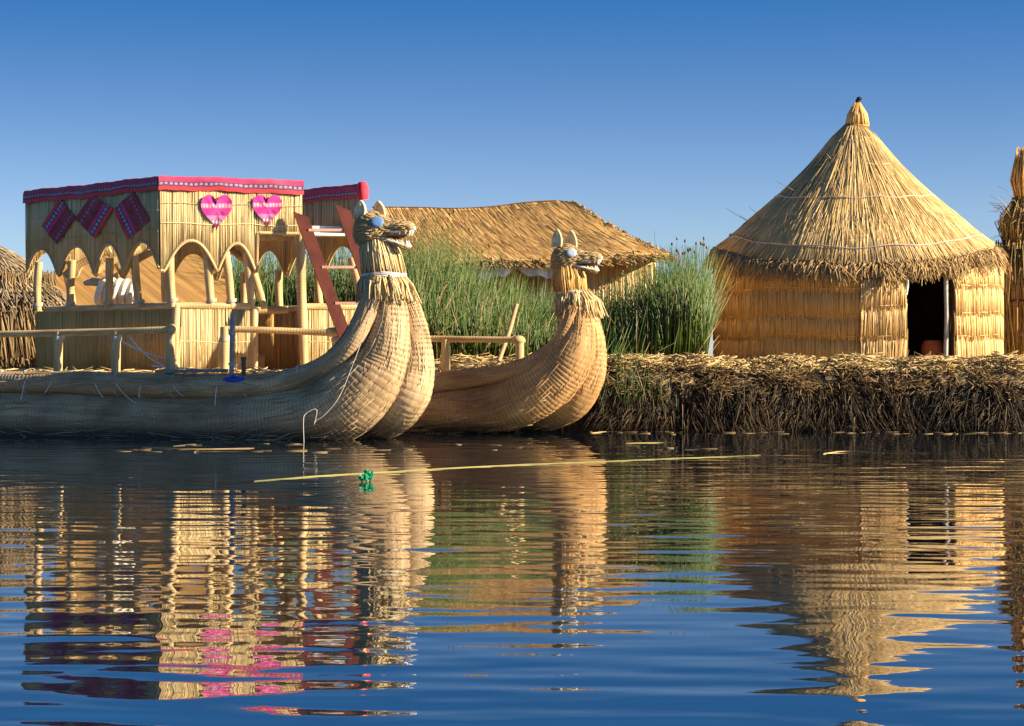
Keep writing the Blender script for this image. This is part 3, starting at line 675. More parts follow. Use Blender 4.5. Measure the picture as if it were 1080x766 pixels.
def post(p0, p1, r=.062, mat=M['pole']):
    sp = spline([(*p0, r * .94), (*(np.asarray(p0) * .5 + np.asarray(p1) * .5 + rng.normal(0, .014, 3)), r), (*p1, r * 1.04)], .014)
    MB().tube(sp[:, :3], hooped(sp, .0008, .045), 12).build('post', mat, cabin)
def post_lash(p, r=.075): lashing(p, r, cabin, 3, .05)
def on(P, Q, px, z, inn=.0):
    u = px_frac(P, Q, px); xy = P + (Q - P) * u; c = (A + D) / 2; dn = (c - xy) / np.linalg.norm(c - xy); return np.array([*(xy + dn * inn), z])
for a_, b_ in ((40, 36), (74, 70), (114, 110), (147, 138)): post(on(Al, Bl, a_, ZR), on(A, B, b_, 2.75, .09))
for a_ in (40, 74, 114, 147): post_lash(on(Al, Bl, a_, ZR + .10))
for a_ in (182, 223, 244): post_lash(on(Al, Cl, a_, ZR + .10))
for a_, b_ in ((182, 178), (223, 219), (244, 240), (265.5, 263)): post(on(Al, Cl, a_, ZR), on(A, C, b_, 2.8, .09))
post(on(Al, Cl, 279, ZR - 0.0), on(A, C, 277, 3.08, .5), .06)
post(on(Al, Cl, 321.5, DZ), on(A, C, 318, 3.12, .02), .072); post(on(Al, Cl, 268, DZ), on(Al, Cl, 268, ZR, 0), .06); post(on(Al, Cl, 186, DZ), on(Al, Cl, 186, ZR + .02), .06)
post(on(Al, Cl, 380, ZR), on(A, C, 373, 2.75, .04), .055)
for q in (.28, .55, .8): post(np.array([*(Cl + (Dl - Cl) * q), ZR]), np.array([*(C + (D - C) * q), 2.6])); post(np.array([*(Dl + (Bl - Dl) * q), ZR]), np.array([*(D + (B - D) * q), 2.6]))
# door-bay back bench, upper floor
p, q = on(Al, Cl, 265, 0, .9)[:2], on(Al, Cl, 330, 0, .9)[:2]
MB().tube([(*p, DZ + .14), (*q, DZ + .14)], .16, 16).build('bench_roll', M['bundle_warm'], cabin)
panel('lower_inner_wall', p + (0, .25), q + (.1, .25), lambda u: np.full_like(u, DZ), ZR - .04, M['gold'], out=1)
MB().tube([on(Al, Cl, 272, ZR - .05, .35), on(Al, Cl, 320, ZR - .02, .3)], .06, 10).build('cross_rail', M['pole'], cabin)
fl = [A + (B - A) * .03 + (C - A) * .03, A + (C - A) * (eR[4] - .02) + (B - A) * .03, A + (C - A) * (eR[4] - .02) + (D - C) * .17, A + (B - A) * .17 + (C - A) * .03]
mb = MB(); V = [(*p, 3.06) for p in fl] + [(*p, 3.0) for p in fl]; mb.add(V, [[0, 1, 2, 3], [7, 6, 5, 4], [0, 4, 5, 1], [1, 5, 6, 2], [2, 6, 7, 3], [3, 7, 4, 0]], None, [v[:2] for v in V]); mb.build('upper_floor', M['mat'], cabin, False)
mb = MB(); u = eR[4]; e0, e1 = A + (C - A) * (u + .0), A + (C - A) * .99
sdn = (D - C) / np.linalg.norm(D - C)
mb.box((*((e0 + e1) / 2 + sdn * .25), 3.10), (*((e1 - e0) / 2), 0), (*(sdn * .25), 0), (0, 0, .02)); mb.build('landing_board', M['white'], cabin, False)
mb = MB(); mb.box((*((e0 + e1) / 2 + sdn * .42), 3.19), (*((e1 - e0) / 2 * .9), 0), (*(sdn * .03), 0), (0, 0, .06)); mb.build('landing_board', plain('blue_grey_board', (.42, .46, .55), .6), cabin, False)

# hangings: pieces of cloth on the two lit faces
def ray_plane(px, py, P, Q, off):
    d = (Q - P) / np.linalg.norm(Q - P); n = np.array([d[1], -d[0]]); n = n if n[1] < 0 else -n
    P2 = P + n * off; rx = (px - CX) / F; dd = (P2 @ n) / (np.array([rx, 1.0]) @ n)
    return at(px, py, dd), n
def cloth(name, cen, outline, vfun, ufun, P, Q, mat, label, group, off=.062):
    out = np.array(outline, float); c = np.array(cen, float); n_r = 5
    mb = MB(); G, U, nn = [], [], None
    for s_ in (0, 1):
        rows, ur = [], []
        for k in np.linspace(0, 1, n_r):
            pts = c + (out - c) * k; row = []
            for x, y in pts:
                p, nn = ray_plane(x, y, P, Q, off + .012 * math.sin(x * .35 + y * .22) + .008 * math.sin(x * .8 - y * .5) + .008 * float(k ** 3)); row.append(p)
            rows.append(row); ur.append([(ufun(x, y), vfun(x, y)) for x, y in pts])
        R = np.array(rows) - s_ * np.array([*nn, 0]) * .012
        mb.grid(R, np.array(ur), flip=bool(s_)); G.append(R)
    mb.grid(np.stack([G[0][-1], G[1][-1]], 0), np.array([ur[-1], ur[-1]]))
    return tag(mb.build(name, mat), label, 'cloth', group)
def diamond(top, right, bot, left, red, label):
    T_, R_, B_, L_ = map(np.array, (top, right, bot, left))
    O, e, w = {'TL': (T_, L_ - T_, R_ - T_), 'RB': (R_, B_ - R_, T_ - R_), 'LB': (L_, B_ - L_, T_ - L_)}[red]
    Mx = np.linalg.inv(np.array([e, w]).T)
    out = []
    for a_, b_ in ((T_, R_), (R_, B_), (B_, L_), (L_, T_)): out += [a_ + (b_ - a_) * k for k in np.linspace(0, 1, 8, endpoint=False)]
    out.append(T_)
    f = lambda x, y: Mx @ (np.array([x, y]) - O)
    cloth('woven_cloth', (T_ + B_) / 2, out, lambda x, y: float(f(x, y)[1]), lambda x, y: float(f(x, y)[0]), A, B, M['diamond'], label, 'diamond cloths hung on the shaded cabin face')
z5 = lambda x, y: (20 + x / 6.75, 170 + y / 6.75)
diamond(z5(285, 266), z5(402, 400), z5(265, 592), z5(158, 462), 'TL', 'dark red woven diamond cloth with its bright stripe on the upper left edge')
diamond(z5(515, 240), z5(667, 338), z5(540, 553), z5(398, 412), 'RB', 'dark red woven diamond cloth, middle of the three on the shaded cabin face')
diamond(z5(812, 215), z5(928, 420), z5(772, 562), z5(668, 345), 'LB', 'dark red woven diamond cloth nearest the cabin corner, bright stripe on its lower left edge')
def heart(cx, y0, y1, hw, label):
    th = np.linspace(0, 2 * math.pi, 61)
    x = 16 * np.sin(th) ** 3 / 16; y = (13 * np.cos(th) - 5 * np.cos(2 * th) - 2 * np.cos(3 * th) - np.cos(4 * th))
    yn = (12.0 - y) / 29.0
    pts = [(cx + hw * a_, y0 + (y1 - y0) * b_) for a_, b_ in zip(x, yn)]
    cloth('heart_cloth', (cx, y0 + (y1 - y0) * .42), pts, lambda px, py: float(np.clip((y1 - py) / (y1 - y0), 0.01, .99)), lambda px, py: (px - cx) / 30, A, C, M['heart'], label, 'heart shaped cloths on the sunlit cabin face')
heart(228.5, 205.5, 243.5, 16.5, 'magenta heart shaped woven cloth on the sunlit cabin face, nearer the corner')
heart(282.0, 205.5, 240.5, 15.5, 'magenta and red heart shaped woven cloth on the sunlit cabin face, beside the ladder')

# ladder
lad = thing('ladder', at(340, 375, 34.6), 'red painted wooden ladder leaning on the cabin notch', 'ladder')
for px0, y0, px1, y1, e in ((317, 226, 371, 375, 0), (361, 219, 414, 372, .12)):
    a_, b_ = at(px0, y0, 35.0 + e), at(px1, y1, 33.9 + e)
    mb = MB(); dr = (b_ - a_); dr /= np.linalg.norm(dr); side = np.array([1.0, .12, .0]); side -= dr * (side @ dr); side /= np.linalg.norm(side); nn = np.cross(dr, side)
    # plank whose top is cut at a slant
    W2, T2 = .095, .028
    V = []
    for tt in (-T2, T2):
        V += [a_ + dr * .10 + side * W2 + nn * tt, a_ - dr * .06 - side * W2 + nn * tt, b_ - side * W2 + nn * tt, b_ + side * W2 + nn * tt]
    mb.add(V, [[0, 1, 2, 3], [7, 6, 5, 4], [0, 4, 5, 1], [1, 5, 6, 2], [2, 6, 7, 3], [3, 7, 4, 0]])
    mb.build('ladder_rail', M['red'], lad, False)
for y, x0, x1 in ((243, 325, 371), (282, 339, 384), (320, 353, 398), (352, 364, 409)):
    mb = MB(); k = (y - 226) / 149; d = 35.0 - 1.1 * k
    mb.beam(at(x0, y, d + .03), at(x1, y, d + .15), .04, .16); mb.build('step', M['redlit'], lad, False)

# coil of thick reed rope inside the cabin
M['coil'] = plain('pale_coil_reed', (.78, .72, .60), .7, .2, 25, stretch=(3, 1, 1))
co = thing('reed_coil', at(122, 318, 36.3), 'pale coil of thick wrapped reed rope sitting behind the cabin rail', 'coil')
c0 = at(122, 307, 36.3)
for i in range(5):
    th = np.linspace(0, 2 * math.pi, 28); mb = MB()
    cc = c0 + np.array([-.22 + i * .12, .0, -.01 * i])
    mb.tube(cc + np.stack([.05 * np.sin(th), .20 * np.cos(th), .17 * np.sin(th)], 1), .062, 10); mb.build('loop', M['coil'], co)
MB().tube([c0 + (-.5, 0, .12), c0 + (-.38, -.03, .15), c0 + (-.2, -.02, .13)], [.035, .07, .06], 10).build('rope_end', M['grey_straw'], co)

# ------------------------------------------------------------------ second reed boat
def d2(px): return 35.0 + (610 - px) * .005
def A2(px, py, rp=0, off=0.0):
    d = d2(px) + off; return (*at(px, py, d), rp / F * d)
boat2 = thing('reed_boat', at(540, 457, 35.4), 'smaller golden brown reed boat behind, animal head with pale eye and tall ears', 'boat', 'reed boats with animal head prows')
near2 = [(380, 442, 26), (400, 441, 26), (460, 437, 26), (525, 429, 28), (570, 409, 29), (601, 379, 24), (611, 351, 17), (612, 328, 12)]
far2 = [(380, 440, 24), (500, 437, 25), (560, 431, 26), (598, 422, 23), (619.5, 395, 18.5), (625.5, 364, 13.5), (620, 332, 9.5)]
roll2 = [(380, 411, 9), (400, 410, 9), (455, 404, 10), (540, 391.5, 9.5), (583, 369, 9), (597, 346, 8.5), (604, 322, 7)]
bundle('hull_bundle', [A2(p, q, r, 0) for p, q, r in near2], M['bundle_warm'], boat2)
bundle('hull_bundle', [A2(p, q, r, float(np.interp(p, [560, 615], [.75, .50]))) for p, q, r in far2], M['bundle_warm'], boat2)
bundle('gunwale_roll', [A2(p, q, r, float(np.interp(p, [520, 604], [-.22, -.14]))) for p, q, r in roll2], M['bundle_warm'], boat2, 24, amp=.007, period=.055, wob=.015)
P = np.array([A2(385, 395, 0, .1)[:3], A2(545, 391, 0, .1)[:3], A2(545, 391, 0, 1.2)[:3], A2(385, 395, 0, 1.2)[:3]]); P[:, 2] = .86
mb = MB(); mb.add(np.vstack([P, P - (0, 0, .2)]), [[0, 1, 2, 3], [7, 6, 5, 4], [0, 4, 5, 1], [1, 5, 6, 2], [2, 6, 7, 3], [3, 7, 4, 0]], None, np.vstack([P[:, :2]] * 2)); mb.build('deck', M['mat'], boat2, False)
sp = spline([(*A2(385, 356, 0, .9)[:3], .05), (*A2(460, 357.5, 0, .9)[:3], .05), (*A2(548, 358.5, 0, .9)[:3], .052)], .012)
mb = MB().tube(sp[:, :3], hooped(sp, .0008, .045), 12); knob(mb, A2(547, 359, 0, .9)[:3], (.11, .09, .075)); mb.build('handrail', M['pole'], boat2)
for px in (548, 470, 400):
    sp = spline([(*A2(px, 358, 0, .9)[:3], .068), (*A2(px, 392, 0, .9)[:3], .068)], .012)
    MB().tube(sp[:, :3], hooped(sp, .0008, .045), 12).build('railing_post', M['pole'], boat2)
dN = d2(608) + .12
neck = MB(); sp = spline([(*at(597, 276, dN), .16), (*at(600, 290, dN), .185), (*at(604, 308, dN), .2), (*at(609, 330, dN), .25)], .02); neck.tube(sp[:, :3], sp[:, 3], 20); neck.build('neck', M['headskin'], boat2)
skirt('neck_fringe', boat2, at(599, 281, dN), (.185, .17), at(603, 312, dN), (.24, .22), 330, M['gold'], .05)
skirt('collar_fringe', boat2, at(606, 307, dN), (.23, .21), at(611, 335, dN), (.36, .31), 340, M['pale'], .14, lift=.02)
mb = MB(); th = np.linspace(0, 2 * math.pi, 33)
for k in range(2): mb.tube(at(604.5, 308 + k, dN) + np.stack([.255 * np.cos(th), .235 * np.sin(th), .01 * np.sin(3 * th + k)], 1), .009, 6)
mb.build('neck_cord', M['rope'], boat2)
animal_head(boat2, at(599, 274.5, dN), 16.3 / F * dN, M['eye_pale'], (1.2, .28), None, -.38, M['headcoat'], .9)
mb = MB(); mb.tube([at(545, 321, 37.6), at(537, 350, 37.4), at(526, 381, 37.2)], [.035, .04, .038], 8)
tag(mb.build('wooden_stick', plain('bare_stick', (.42, .27, .14), .7), None), 'bare brown wooden stick leaning behind the knobbed end of the rail', 'stick')

# ------------------------------------------------------------------ round hut
HC = np.array([6.17, 41.0]); HR = 2.50; GZ0 = 1.07
hut = thing('round_hut', (HC[0], HC[1], GZ0), 'round straw hut with tall conical thatched roof and an open dark doorway', 'hut')
M['shade_bed'] = streak_mat('shade_dark_reed', (.05, .03, .013), (.13, .085, .035), (30, 30, 2), 1.0)  # hut wall bed coloured dark, painting in the shade inside the doorway
def eave(phi): return 3.14 - .47 * (np.clip(np.cos(phi + .13), 0, 1)) ** 1.2 + .02 * np.sin(phi * 9)
def hp(phi, r): return np.stack([HC[0] + r * np.sin(phi), HC[1] - r * np.cos(phi)], -1)
PD0, PD1 = .185, .555
def wall_sector(name, f0, f1, R, mat, n, cords, lean=0.0, ztop=None, bedm=None):
    mb = MB(); k = np.linspace(f0, f1, max(6, int((f1 - f0) * 24))); tof = .06 if R <= HR else -.13; zt = eave(k) + tof
    for rr in (R - .02, R - .10):
        mb.grid(np.stack([np.column_stack([hp(k, rr), np.full(len(k), GZ0 - .1)]), np.column_stack([hp(k, rr), (zt + GZ0) / 2]), np.column_stack([hp(k, rr), zt])], 0), flip=rr < R - .05)
    for e in (f0, f1):
        p = [np.array([*hp(np.array(e), rr), z]) for rr in (R - .02, R - .10) for z in (GZ0 - .1, float(eave(np.array(e))) + tof)]
        mb.add(p, [[0, 1, 3, 2]])
    o = mb.build(name, M['shade_bed'], hut, False)
    st = MB(); lv = [GZ0 - .02] + list(cords) + [None]
    for i in range(len(lv) - 1):
        N = n; f = rng.uniform(f0, f1, N); r0 = R + rng.uniform(-.02, .012, N); topz = eave(f) + tof - .02
        za = (lv[i] + .02 * np.sin(f * 7)) - rng.uniform(-.03, .09, N) * 1.0; zb = topz if lv[i + 1] is None else np.minimum(lv[i + 1] + .02 * np.sin(f * 7) + rng.uniform(-.02, .16, N), topz)
        fl = .012 + .018 * rng.uniform(size=N)     # reeds flare out below each tie
        P0 = np.column_stack([hp(f + rng.normal(0, .006, N), r0 + fl + .0), za]); P1 = np.column_stack([hp(f + rng.normal(0, .006, N) + lean, r0), zb])
        st.straws(P0, P1, rng.uniform(.006, .012, N), np.column_stack([hp(f, r0 + .008) - hp(f, r0), np.zeros(N)]), .85)
    for z in cords:
        k2 = np.linspace(f0, f1, max(8, int((f1 - f0) * 26))); st.tube(np.column_stack([hp(k2, R + .026 + .01 * np.sin(k2 * 31)), z + .02 * np.sin(k2 * 7) + rng.normal(0, .005, len(k2))]), .009, 5)
    st.build('reed_face', mat, o)
wall_sector('wall', PD1 + .02, 2 * math.pi - 1.75, HR - .03, M['gold'], 1000, (1.7, 2.3))
wall_sector('wall', -1.75, -.10, HR, M['gold'], 1500, (1.58, 1.93, 2.38))
wall_sector('door_flap', -.11, PD0, HR + .07, M['sunny'], 330, (1.55, 2.06), lean=.012)
wall_sector('wall', PD1 + .01, 1.50, HR + .09, M['sunny'], 650, (1.58, 1.98, 2.45))
# roof: bed, tiers of straw
ZA = 5.42
prof = [(.0, 5.46), (.20, 5.40), (.44, 5.06), (.83, 4.57), (1.40, 4.06), (2.32, 3.33), (2.62, 3.16)]
pr_r = np.array([p[0] for p in prof]); pr_z = np.array([p[1] for p in prof])
def roof_z(r, phi, lift=0.0):
    bul = .05 * np.abs(np.sin(math.pi * np.interp(r, [.2, .83, 1.42, 2.24, 2.9], [0, 1, 2, 3, 3.6])))
    return np.interp(r, pr_r, pr_z) + bul - (3.20 - eave(phi)) * np.clip(r / 2.55, 0, 1.1) ** 2.2 + lift
ph = np.linspace(0, 2 * math.pi, 97); rr = np.linspace(.06, 2.5, 24); PH, RR = np.meshgrid(ph, rr)
mb = MB(); XY = hp(PH, RR); mb.grid(np.dstack([XY, roof_z(RR, PH, -.03)]), flip=True); mb.grid(np.dstack([XY, roof_z(RR, PH, -.10)]))
roof = mb.build('roof', M['under'], hut)
tiers = [(.10, .95, 750), (.62, 1.55, 1700), (1.18, 2.1, 2700), (1.7, 2.40, 3200), (2.0, 2.44, 1800)]
st = MB()
for i, (a_, b_, N) in enumerate(tiers):
    f = rng.uniform(0, 2 * math.pi, N); ra = a_ + rng.uniform(-.05, .22, N) * (1 if i else .2); rb = np.minimum(ra + (b_ - a_) * rng.uniform(.65, 1.08, N), 2.47)
    f2 = f + rng.normal(0, .022, N); lf = rng.uniform(-.006, .014, N)
    def q(r, f, l): return np.column_stack([hp(f, r), roof_z(r, f) + l])
    P0, P1, Mi = q(ra, f, lf), q(rb, f2, lf + rng.uniform(-.004, .018, N)), q((ra + rb) / 2, (f + f2) / 2, lf + .015)
    st.straws(P0, P1, rng.uniform(.007, .013, N), Mi - (P0 + P1) / 2, .7)
N = 24; f = rng.uniform(math.pi, 2 * math.pi, N) + rng.normal(0, .2, N); ra = rng.uniform(.5, 2.3, N)     # stray ends that stick out
P0 = np.column_stack([hp(f, ra), roof_z(ra, f)]); P1 = P0 + np.column_stack([np.sin(f) * .2 + rng.normal(0, .15, N), -np.cos(f) * .2 + rng.normal(0, .15, N), rng.uniform(.05, .3, N)])
st.straws(P0, P1, .005, None, .6)
st.build('thatch', M['roof'], roof)
for r0 in (.83, 1.42, 2.24):
    k = np.linspace(0, 2 * math.pi, 150); MB().tube(np.column_stack([hp(k, r0), roof_z(np.full(150, r0), k, .085) + .012 * np.sin(k * 13)]), .011, 5).build('tie_cord', M['twine'], roof)
# thick ragged eave fringe
st = MB(); N = 8000; f = rng.uniform(0, 2 * math.pi, N); lay = rng.uniform(0, 1, N)
clump = .05 * np.sin(f * 41) + .04 * np.sin(f * 23 + 1)
r0 = 2.36 + .13 * lay; z0 = roof_z(r0, f) - .0 - .15 * rng.uniform(0, 1, N)
L = rng.uniform(.14, .36, N) + clump
sw = rng.normal(0, .03, N) + .025 * np.sin(f * 17)
P0 = np.column_stack([hp(f, r0), z0]); P1 = np.column_stack([hp(f + sw, r0 + L * .62), z0 - L * rng.uniform(.5, .95, N)])
st.straws(P0, P1, rng.uniform(.006, .011, N), np.column_stack([hp(f, r0 * 0 + .03) - HC, np.full(N, .03)]), .75)
st.build('eave_fringe', M['fringe'], roof)
# topknot
ck = np.array([HC[0] + .05, HC[1]])
N = 420; f = rng.uniform(0, 6.28, N)
P0 = np.column_stack([ck + .20 * np.stack([np.sin(f), -np.cos(f)], 1) * rng.uniform(.7, 1.05, (N, 1)), 5.35 + rng.uniform(0, .05, N)]); P1 = np.column_stack([ck + .05 * np.stack([np.sin(f + .2), -np.cos(f + .2)], 1), 5.76 + rng.uniform(-.05, .03, N)])
st = MB().straws(P0, P1, .014, np.column_stack([np.sin(f) * .045, -np.cos(f) * .045, np.zeros(N)]), .8); st.tube([(*ck, 5.33), (*ck, 5.45), (*ck, 5.62), (*ck, 5.76)], [.17, .19, .11, .04], 14)
cord_ring(st, (*ck, 5.37), (0, 0, 1), .20, .014)
tk = st.build('topknot', M['gold'], hut)
mb = MB(); mb.blob((*ck + (0.01, 0), 5.80), (.045, .045, .075)); mb.blob((*ck + (.035, -.01), 5.86), (.05, .045, .04)); mb.build('dark_tip', M['black'], tk)
# door frame posts
for f, w, mt in ((PD1 - .035, .04, plain('weathered_white_post', (.40, .375, .34), .75)), (PD0 + .0, .03, M['pole'])):
    p = hp(np.array(f), HR - .02); MB().tube([(*p, GZ0 - .05), (p[0] + .02, p[1], 1.9), (*p, float(eave(np.array(f))) + .05)], [w * 1.1, w, w], 8).build('door_post', mt, hut)
p = hp(np.array(PD0 + .012), HR + .03); mb = MB(); mb.tube([(p[0], p[1] - .05, 2.62), (p[0] + .02, p[1] - .06, 2.45), (p[0] + .0, p[1] - .05, 2.25)], [.012, .03, .02], 6); mb.build('tie_rag', M['rope'], hut)
# inner floor stays the ground; clay pot in the doorway
cp = hp(np.array(.56), 2.05); rows = [(0, .10), (.02, .13), (.10, .185), (.20, .20), (.27, .17), (.30, .165), (.31, .15), (.28, .14), (.05, .12)]
pot = spline([(cp[0], cp[1], GZ0 + .07 + z * 1.15, r) for z, r in rows], .02); MB().tube(pot[:, :3], pot[:, 3], 20).build('clay_pot', M['clay'])
tag(bpy.data.objects['clay_pot'], 'round red clay pot standing inside the dark hut doorway', 'pot')

# ------------------------------------------------------------------ reed stack at the right edge with an upright bundle
def reed_cone(root, name, c, r0, r1, z0, z1, n, mat, wild=.05, rr=(.008, .016), bed=True):
    f = rng.uniform(0, 6.28, n); ra = r0 * rng.uniform(.85, 1.05, n); rb = r1 * rng.uniform(.8, 1.1, n); sw = rng.normal(0, .18, n)
    P0 = np.column_stack([c[0] + ra * np.sin(f), c[1] - ra * np.cos(f), z0 + rng.uniform(-.05, .1, n)]); P1 = np.column_stack([c[0] + rb * np.sin(f + sw), c[1] - rb * np.cos(f + sw), z1 + rng.uniform(-.25, .08, n)])
    st = MB().straws(P0, P1, rng.uniform(*rr, n), np.column_stack([np.sin(f), -np.cos(f), 0 * f]) * .06 + rng.normal(0, wild, (n, 3)), .6)
    st.tube([(*c, z0 - .05), (*c, (z0 + z1) / 2), (*c, z1 - .12)], [r0 * .9, (r0 + r1) / 2 * .92, r1 * .85], 20)
    return st.build(name, mat, root)
s_c = np.array([9.35, 41.4]); M['stackm'] = straw_mat('stack_reed', [(.42, .25, .085), (.26, .15, .05), (.5, .33, .12), (.33, .24, .07), (.17, .10, .04)], (.14, .08, .03), .5)
stack = thing('reed_stack', (*s_c, GZ0), 'brown stack of long loose reeds leaning beside the round hut', 'reed stack')
reed_cone(stack, 'reed_pile', s_c, .98, .72, GZ0, 3.25, 1500, M['stackm'], .05)
mb = MB(); cord_ring(mb, (*s_c, 3.12), (0, 0, 1), .76, .03, 40); cord_ring(mb, (*s_c, 2.2), (0, 0, 1), .93, .014, 40); mb.build('binding_cord', M['black'], stack)
ub = np.array([9.30, 41.2]); bund = thing('reed_bundle', (*ub, 3.2), 'upright tied bundle of dry reeds standing on top of the brown reed stack', 'reed bundle')
reed_cone(bund, 'lower_sheaf', ub, .40, .22, 3.15, 4.05, 420, M['stackm'], .09)
reed_cone(bund, 'upper_sheaf', ub, .15, .17, 3.9, 4.95, 190, M['gold'], .03)
n = 60; f = rng.uniform(0, 6.28, n); P0 = np.column_stack([ub[0] + .3 * np.sin(f), ub[1] - .3 * np.cos(f), rng.uniform(3.2, 4.0, n)]); P1 = P0 + np.column_stack([.35 * np.sin(f) + rng.normal(0, .1, n), -.35 * np.cos(f), rng.uniform(-.1, .5, n)])
MB().straws(P0, P1, .005, np.column_stack([0 * f, 0 * f, np.full(n, .08)]), .6).build('stray_stem', M['stackm'], bund)['kind'] = 'stuff'

S = 1.22
pot = bpy.data.objects['clay_pot']; pb = np.array([cp[0], cp[1], GZ0 + .07])
for v in pot.data.vertices: v.co = (v.co[0] - pb[0], v.co[1] - pb[1], v.co[2] - pb[2])
pot.location = tuple(pb)
for o in (hut, pot, stack, bund):
    l = np.array(o.location); o.location = (l[0] * S, l[1] * S, H + (l[2] - H) * S); o.scale = (S, S, S)

# ------------------------------------------------------------------ long hut behind the reeds
lh = thing('long_hut', at(570, 378, 48.5), 'long low hut with sloping golden reed mat roof behind the green reeds', 'hut')
ridge = [(392, 218, 49.4), (440, 218.5, 49.4), (480, 219.5, 49.4), (520, 217.5, 49.4), (552, 213.5, 49.4), (585, 211.5, 49.4), (606, 213, 49.2)]
eav = [(428, 286, 46.6), (470, 279, 46.6), (505, 274, 46.6), (560, 274, 46.6), (615, 274.5, 46.6), (668, 268, 46.6), (706, 268, 46.9)]
rc = spline([at(*p) for p in ridge], .12); n = len(rc); ec = np.array([at(*p) for p in eav]); ec = spline(ec, .1)
ec = np.stack([np.interp(np.linspace(0, 1, n), np.linspace(0, 1, len(ec)), ec[:, k]) for k in range(3)], 1)
kv = np.linspace(0, 1, 26)
G = rc[None] * (1 - kv)[:, None, None] + ec[None] * kv[:, None, None]; G[:, :, 2] += (-.09 * np.sin(kv * 3.14))[:, None]
U = np.stack([np.repeat(kv[:, None] * 3.4, n, 1), np.repeat((np.arange(n) / n * 1.7)[None], 26, 0)], 2)
back = G.copy(); back[:, :, 1] = 2 * 49.4 - back[:, :, 1]; back[:, :, 1] -= .05
mb = MB(); mb.grid(G, U, flip=True); mb.grid(G - (0, 0, .12), U); mb.grid(back, U); mb.grid(np.stack([G[:, -1], (G[:, -1] + back[:, -1]) / 2 + (.0, 0, .0), back[:, -1]], 0))
e2 = np.stack([G[-1], G[-1] - (0, 0, .12)], 0); mb.grid(e2)
lroof = mb.build('roof', M['mat'], lh)
st = MB(); N = 900; i = rng.integers(0, n, N); P0 = G[-2][i] + rng.normal(0, .03, (N, 3)) + (0, 0, -.04); P1 = G[-1][i] + np.column_stack([.12 + rng.normal(0, .08, N), -rng.uniform(.02, .2, N), -rng.uniform(.03, .2, N)])
st.straws(P0, P1, rng.uniform(.008, .015, N), None, .7); i = rng.integers(0, 25, 300); P0 = G[i, -1] + rng.normal(0, .03, (300, 3)); P1 = P0 + np.column_stack([rng.uniform(.02, .16, 300), rng.normal(0, .1, 300), -rng.uniform(.05, .28, 300)])
st.straws(P0, P1, .012, None, .7); st.build('eave_fringe', M['fringe'], lroof)
st = MB(); N = 3200; i = rng.uniform(0, n - 1.01, N); i0 = i.astype(int); fr = (i - i0)[:, None]; a_ = rng.integers(0, 22, N); b_ = np.minimum(a_ + 2 * rng.integers(1, 4, N), 25); m_ = (a_ + b_) // 2
gp = lambda k: G[k, i0] * (1 - fr) + G[k, i0 + 1] * fr + (0, -.004, .004)
p0, p1 = gp(a_), gp(b_) + rng.normal(0, .008, (N, 3)) * (1, 0, .3)
st.straws(p0, p1, rng.uniform(.003, .006, N), gp(m_) - (p0 + p1) / 2, .8); st.build('thatch', M['long_thatch'], lroof)
w0, w1 = np.array(at(436, 0, 47.6)[:2]), np.array(at(692, 0, 47.6)[:2])
mb = MB(); N = 1100; x = rng.uniform(w0[0], w1[0], N); st = MB().straws(np.column_stack([x, np.full(N, 47.57) + rng.uniform(-.02, .02, N), np.full(N, 1.0)]), np.column_stack([x + rng.normal(0, .02, N), np.full(N, 47.57), 3.15 + rng.uniform(-.1, .05, N)]), rng.uniform(.012, .02, N))
st.box(((w0[0] + w1[0]) / 2, 49.4, 2.1), ((w1[0] - w0[0]) / 2, 0, 0), (0, 1.8, 0), (0, 0, 1.1)); st.build('wall', M['pale'], lh)
k = np.linspace(0, 1, 24); sag = .10 * np.sin(k * 9) + .06 * np.sin(k * 21)
a_, b_ = at(503, 279, 46.75), at(583, 277, 46.75); top = a_ + (b_ - a_) * k[:, None]; bot = top - np.column_stack([0 * k, .06 * np.sin(k * 25), .24 + sag * .7])
tag(MB().grid(np.stack([top, (top + bot) / 2 + np.column_stack([0 * k, -.05 * np.cos(k * 17), 0 * k]), bot], 0)).build('plastic_sheet', M['plastic'], lh), 'white plastic sheet sagging below the eave')

# ------------------------------------------------------------------ dark hut at the left edge and mat shelter behind the cabin
lc = np.array(at(-26, 0, 42.6)[:2]); LR = 1.75
dh = thing('old_hut', (*lc, GZ0), 'dark weathered thatched hut with shaggy pale roof at the left edge', 'hut')
N = 1500; f = rng.uniform(0, 6.28, N); ra = rng.uniform(.02, 1.1, N); rb = np.minimum(ra + rng.uniform(.4, .9, N), 1.95)
rz = lambda r: 3.5 - .50 * r - .08 * r ** 2
pp = lambda f, r, z: np.column_stack([lc[0] + r * np.sin(f), lc[1] - r * np.cos(f), z])
st = MB().straws(pp(f, ra, rz(ra)), pp(f + rng.normal(0, .15, N), rb, rz(rb) + rng.uniform(-.03, .08, N)), rng.uniform(.01, .02, N), None, .7)
k = np.linspace(0, 6.283, 40); r_ = np.linspace(.02, 1.75, 8); KK, RR = np.meshgrid(k, r_); st.grid(np.dstack([lc[0] + RR * np.sin(KK), lc[1] - RR * np.cos(KK), rz(RR) - .06]), flip=True)
N = 700; f = rng.uniform(0, 6.28, N); st.straws(pp(f, 1.7 + 0 * f, rz(1.7) + rng.uniform(-.05, .03, N)), pp(f + rng.normal(0, .1, N), 1.88 + rng.uniform(0, .15, N), rz(1.8) - rng.uniform(.1, .45, N)), .014)
st.build('roof', straw_mat('shaggy_grey_thatch', [(.34, .28, .19), (.21, .16, .095), (.42, .35, .25), (.10, .07, .04), (.27, .20, .12)], (.14, .09, .05), .5), dh)
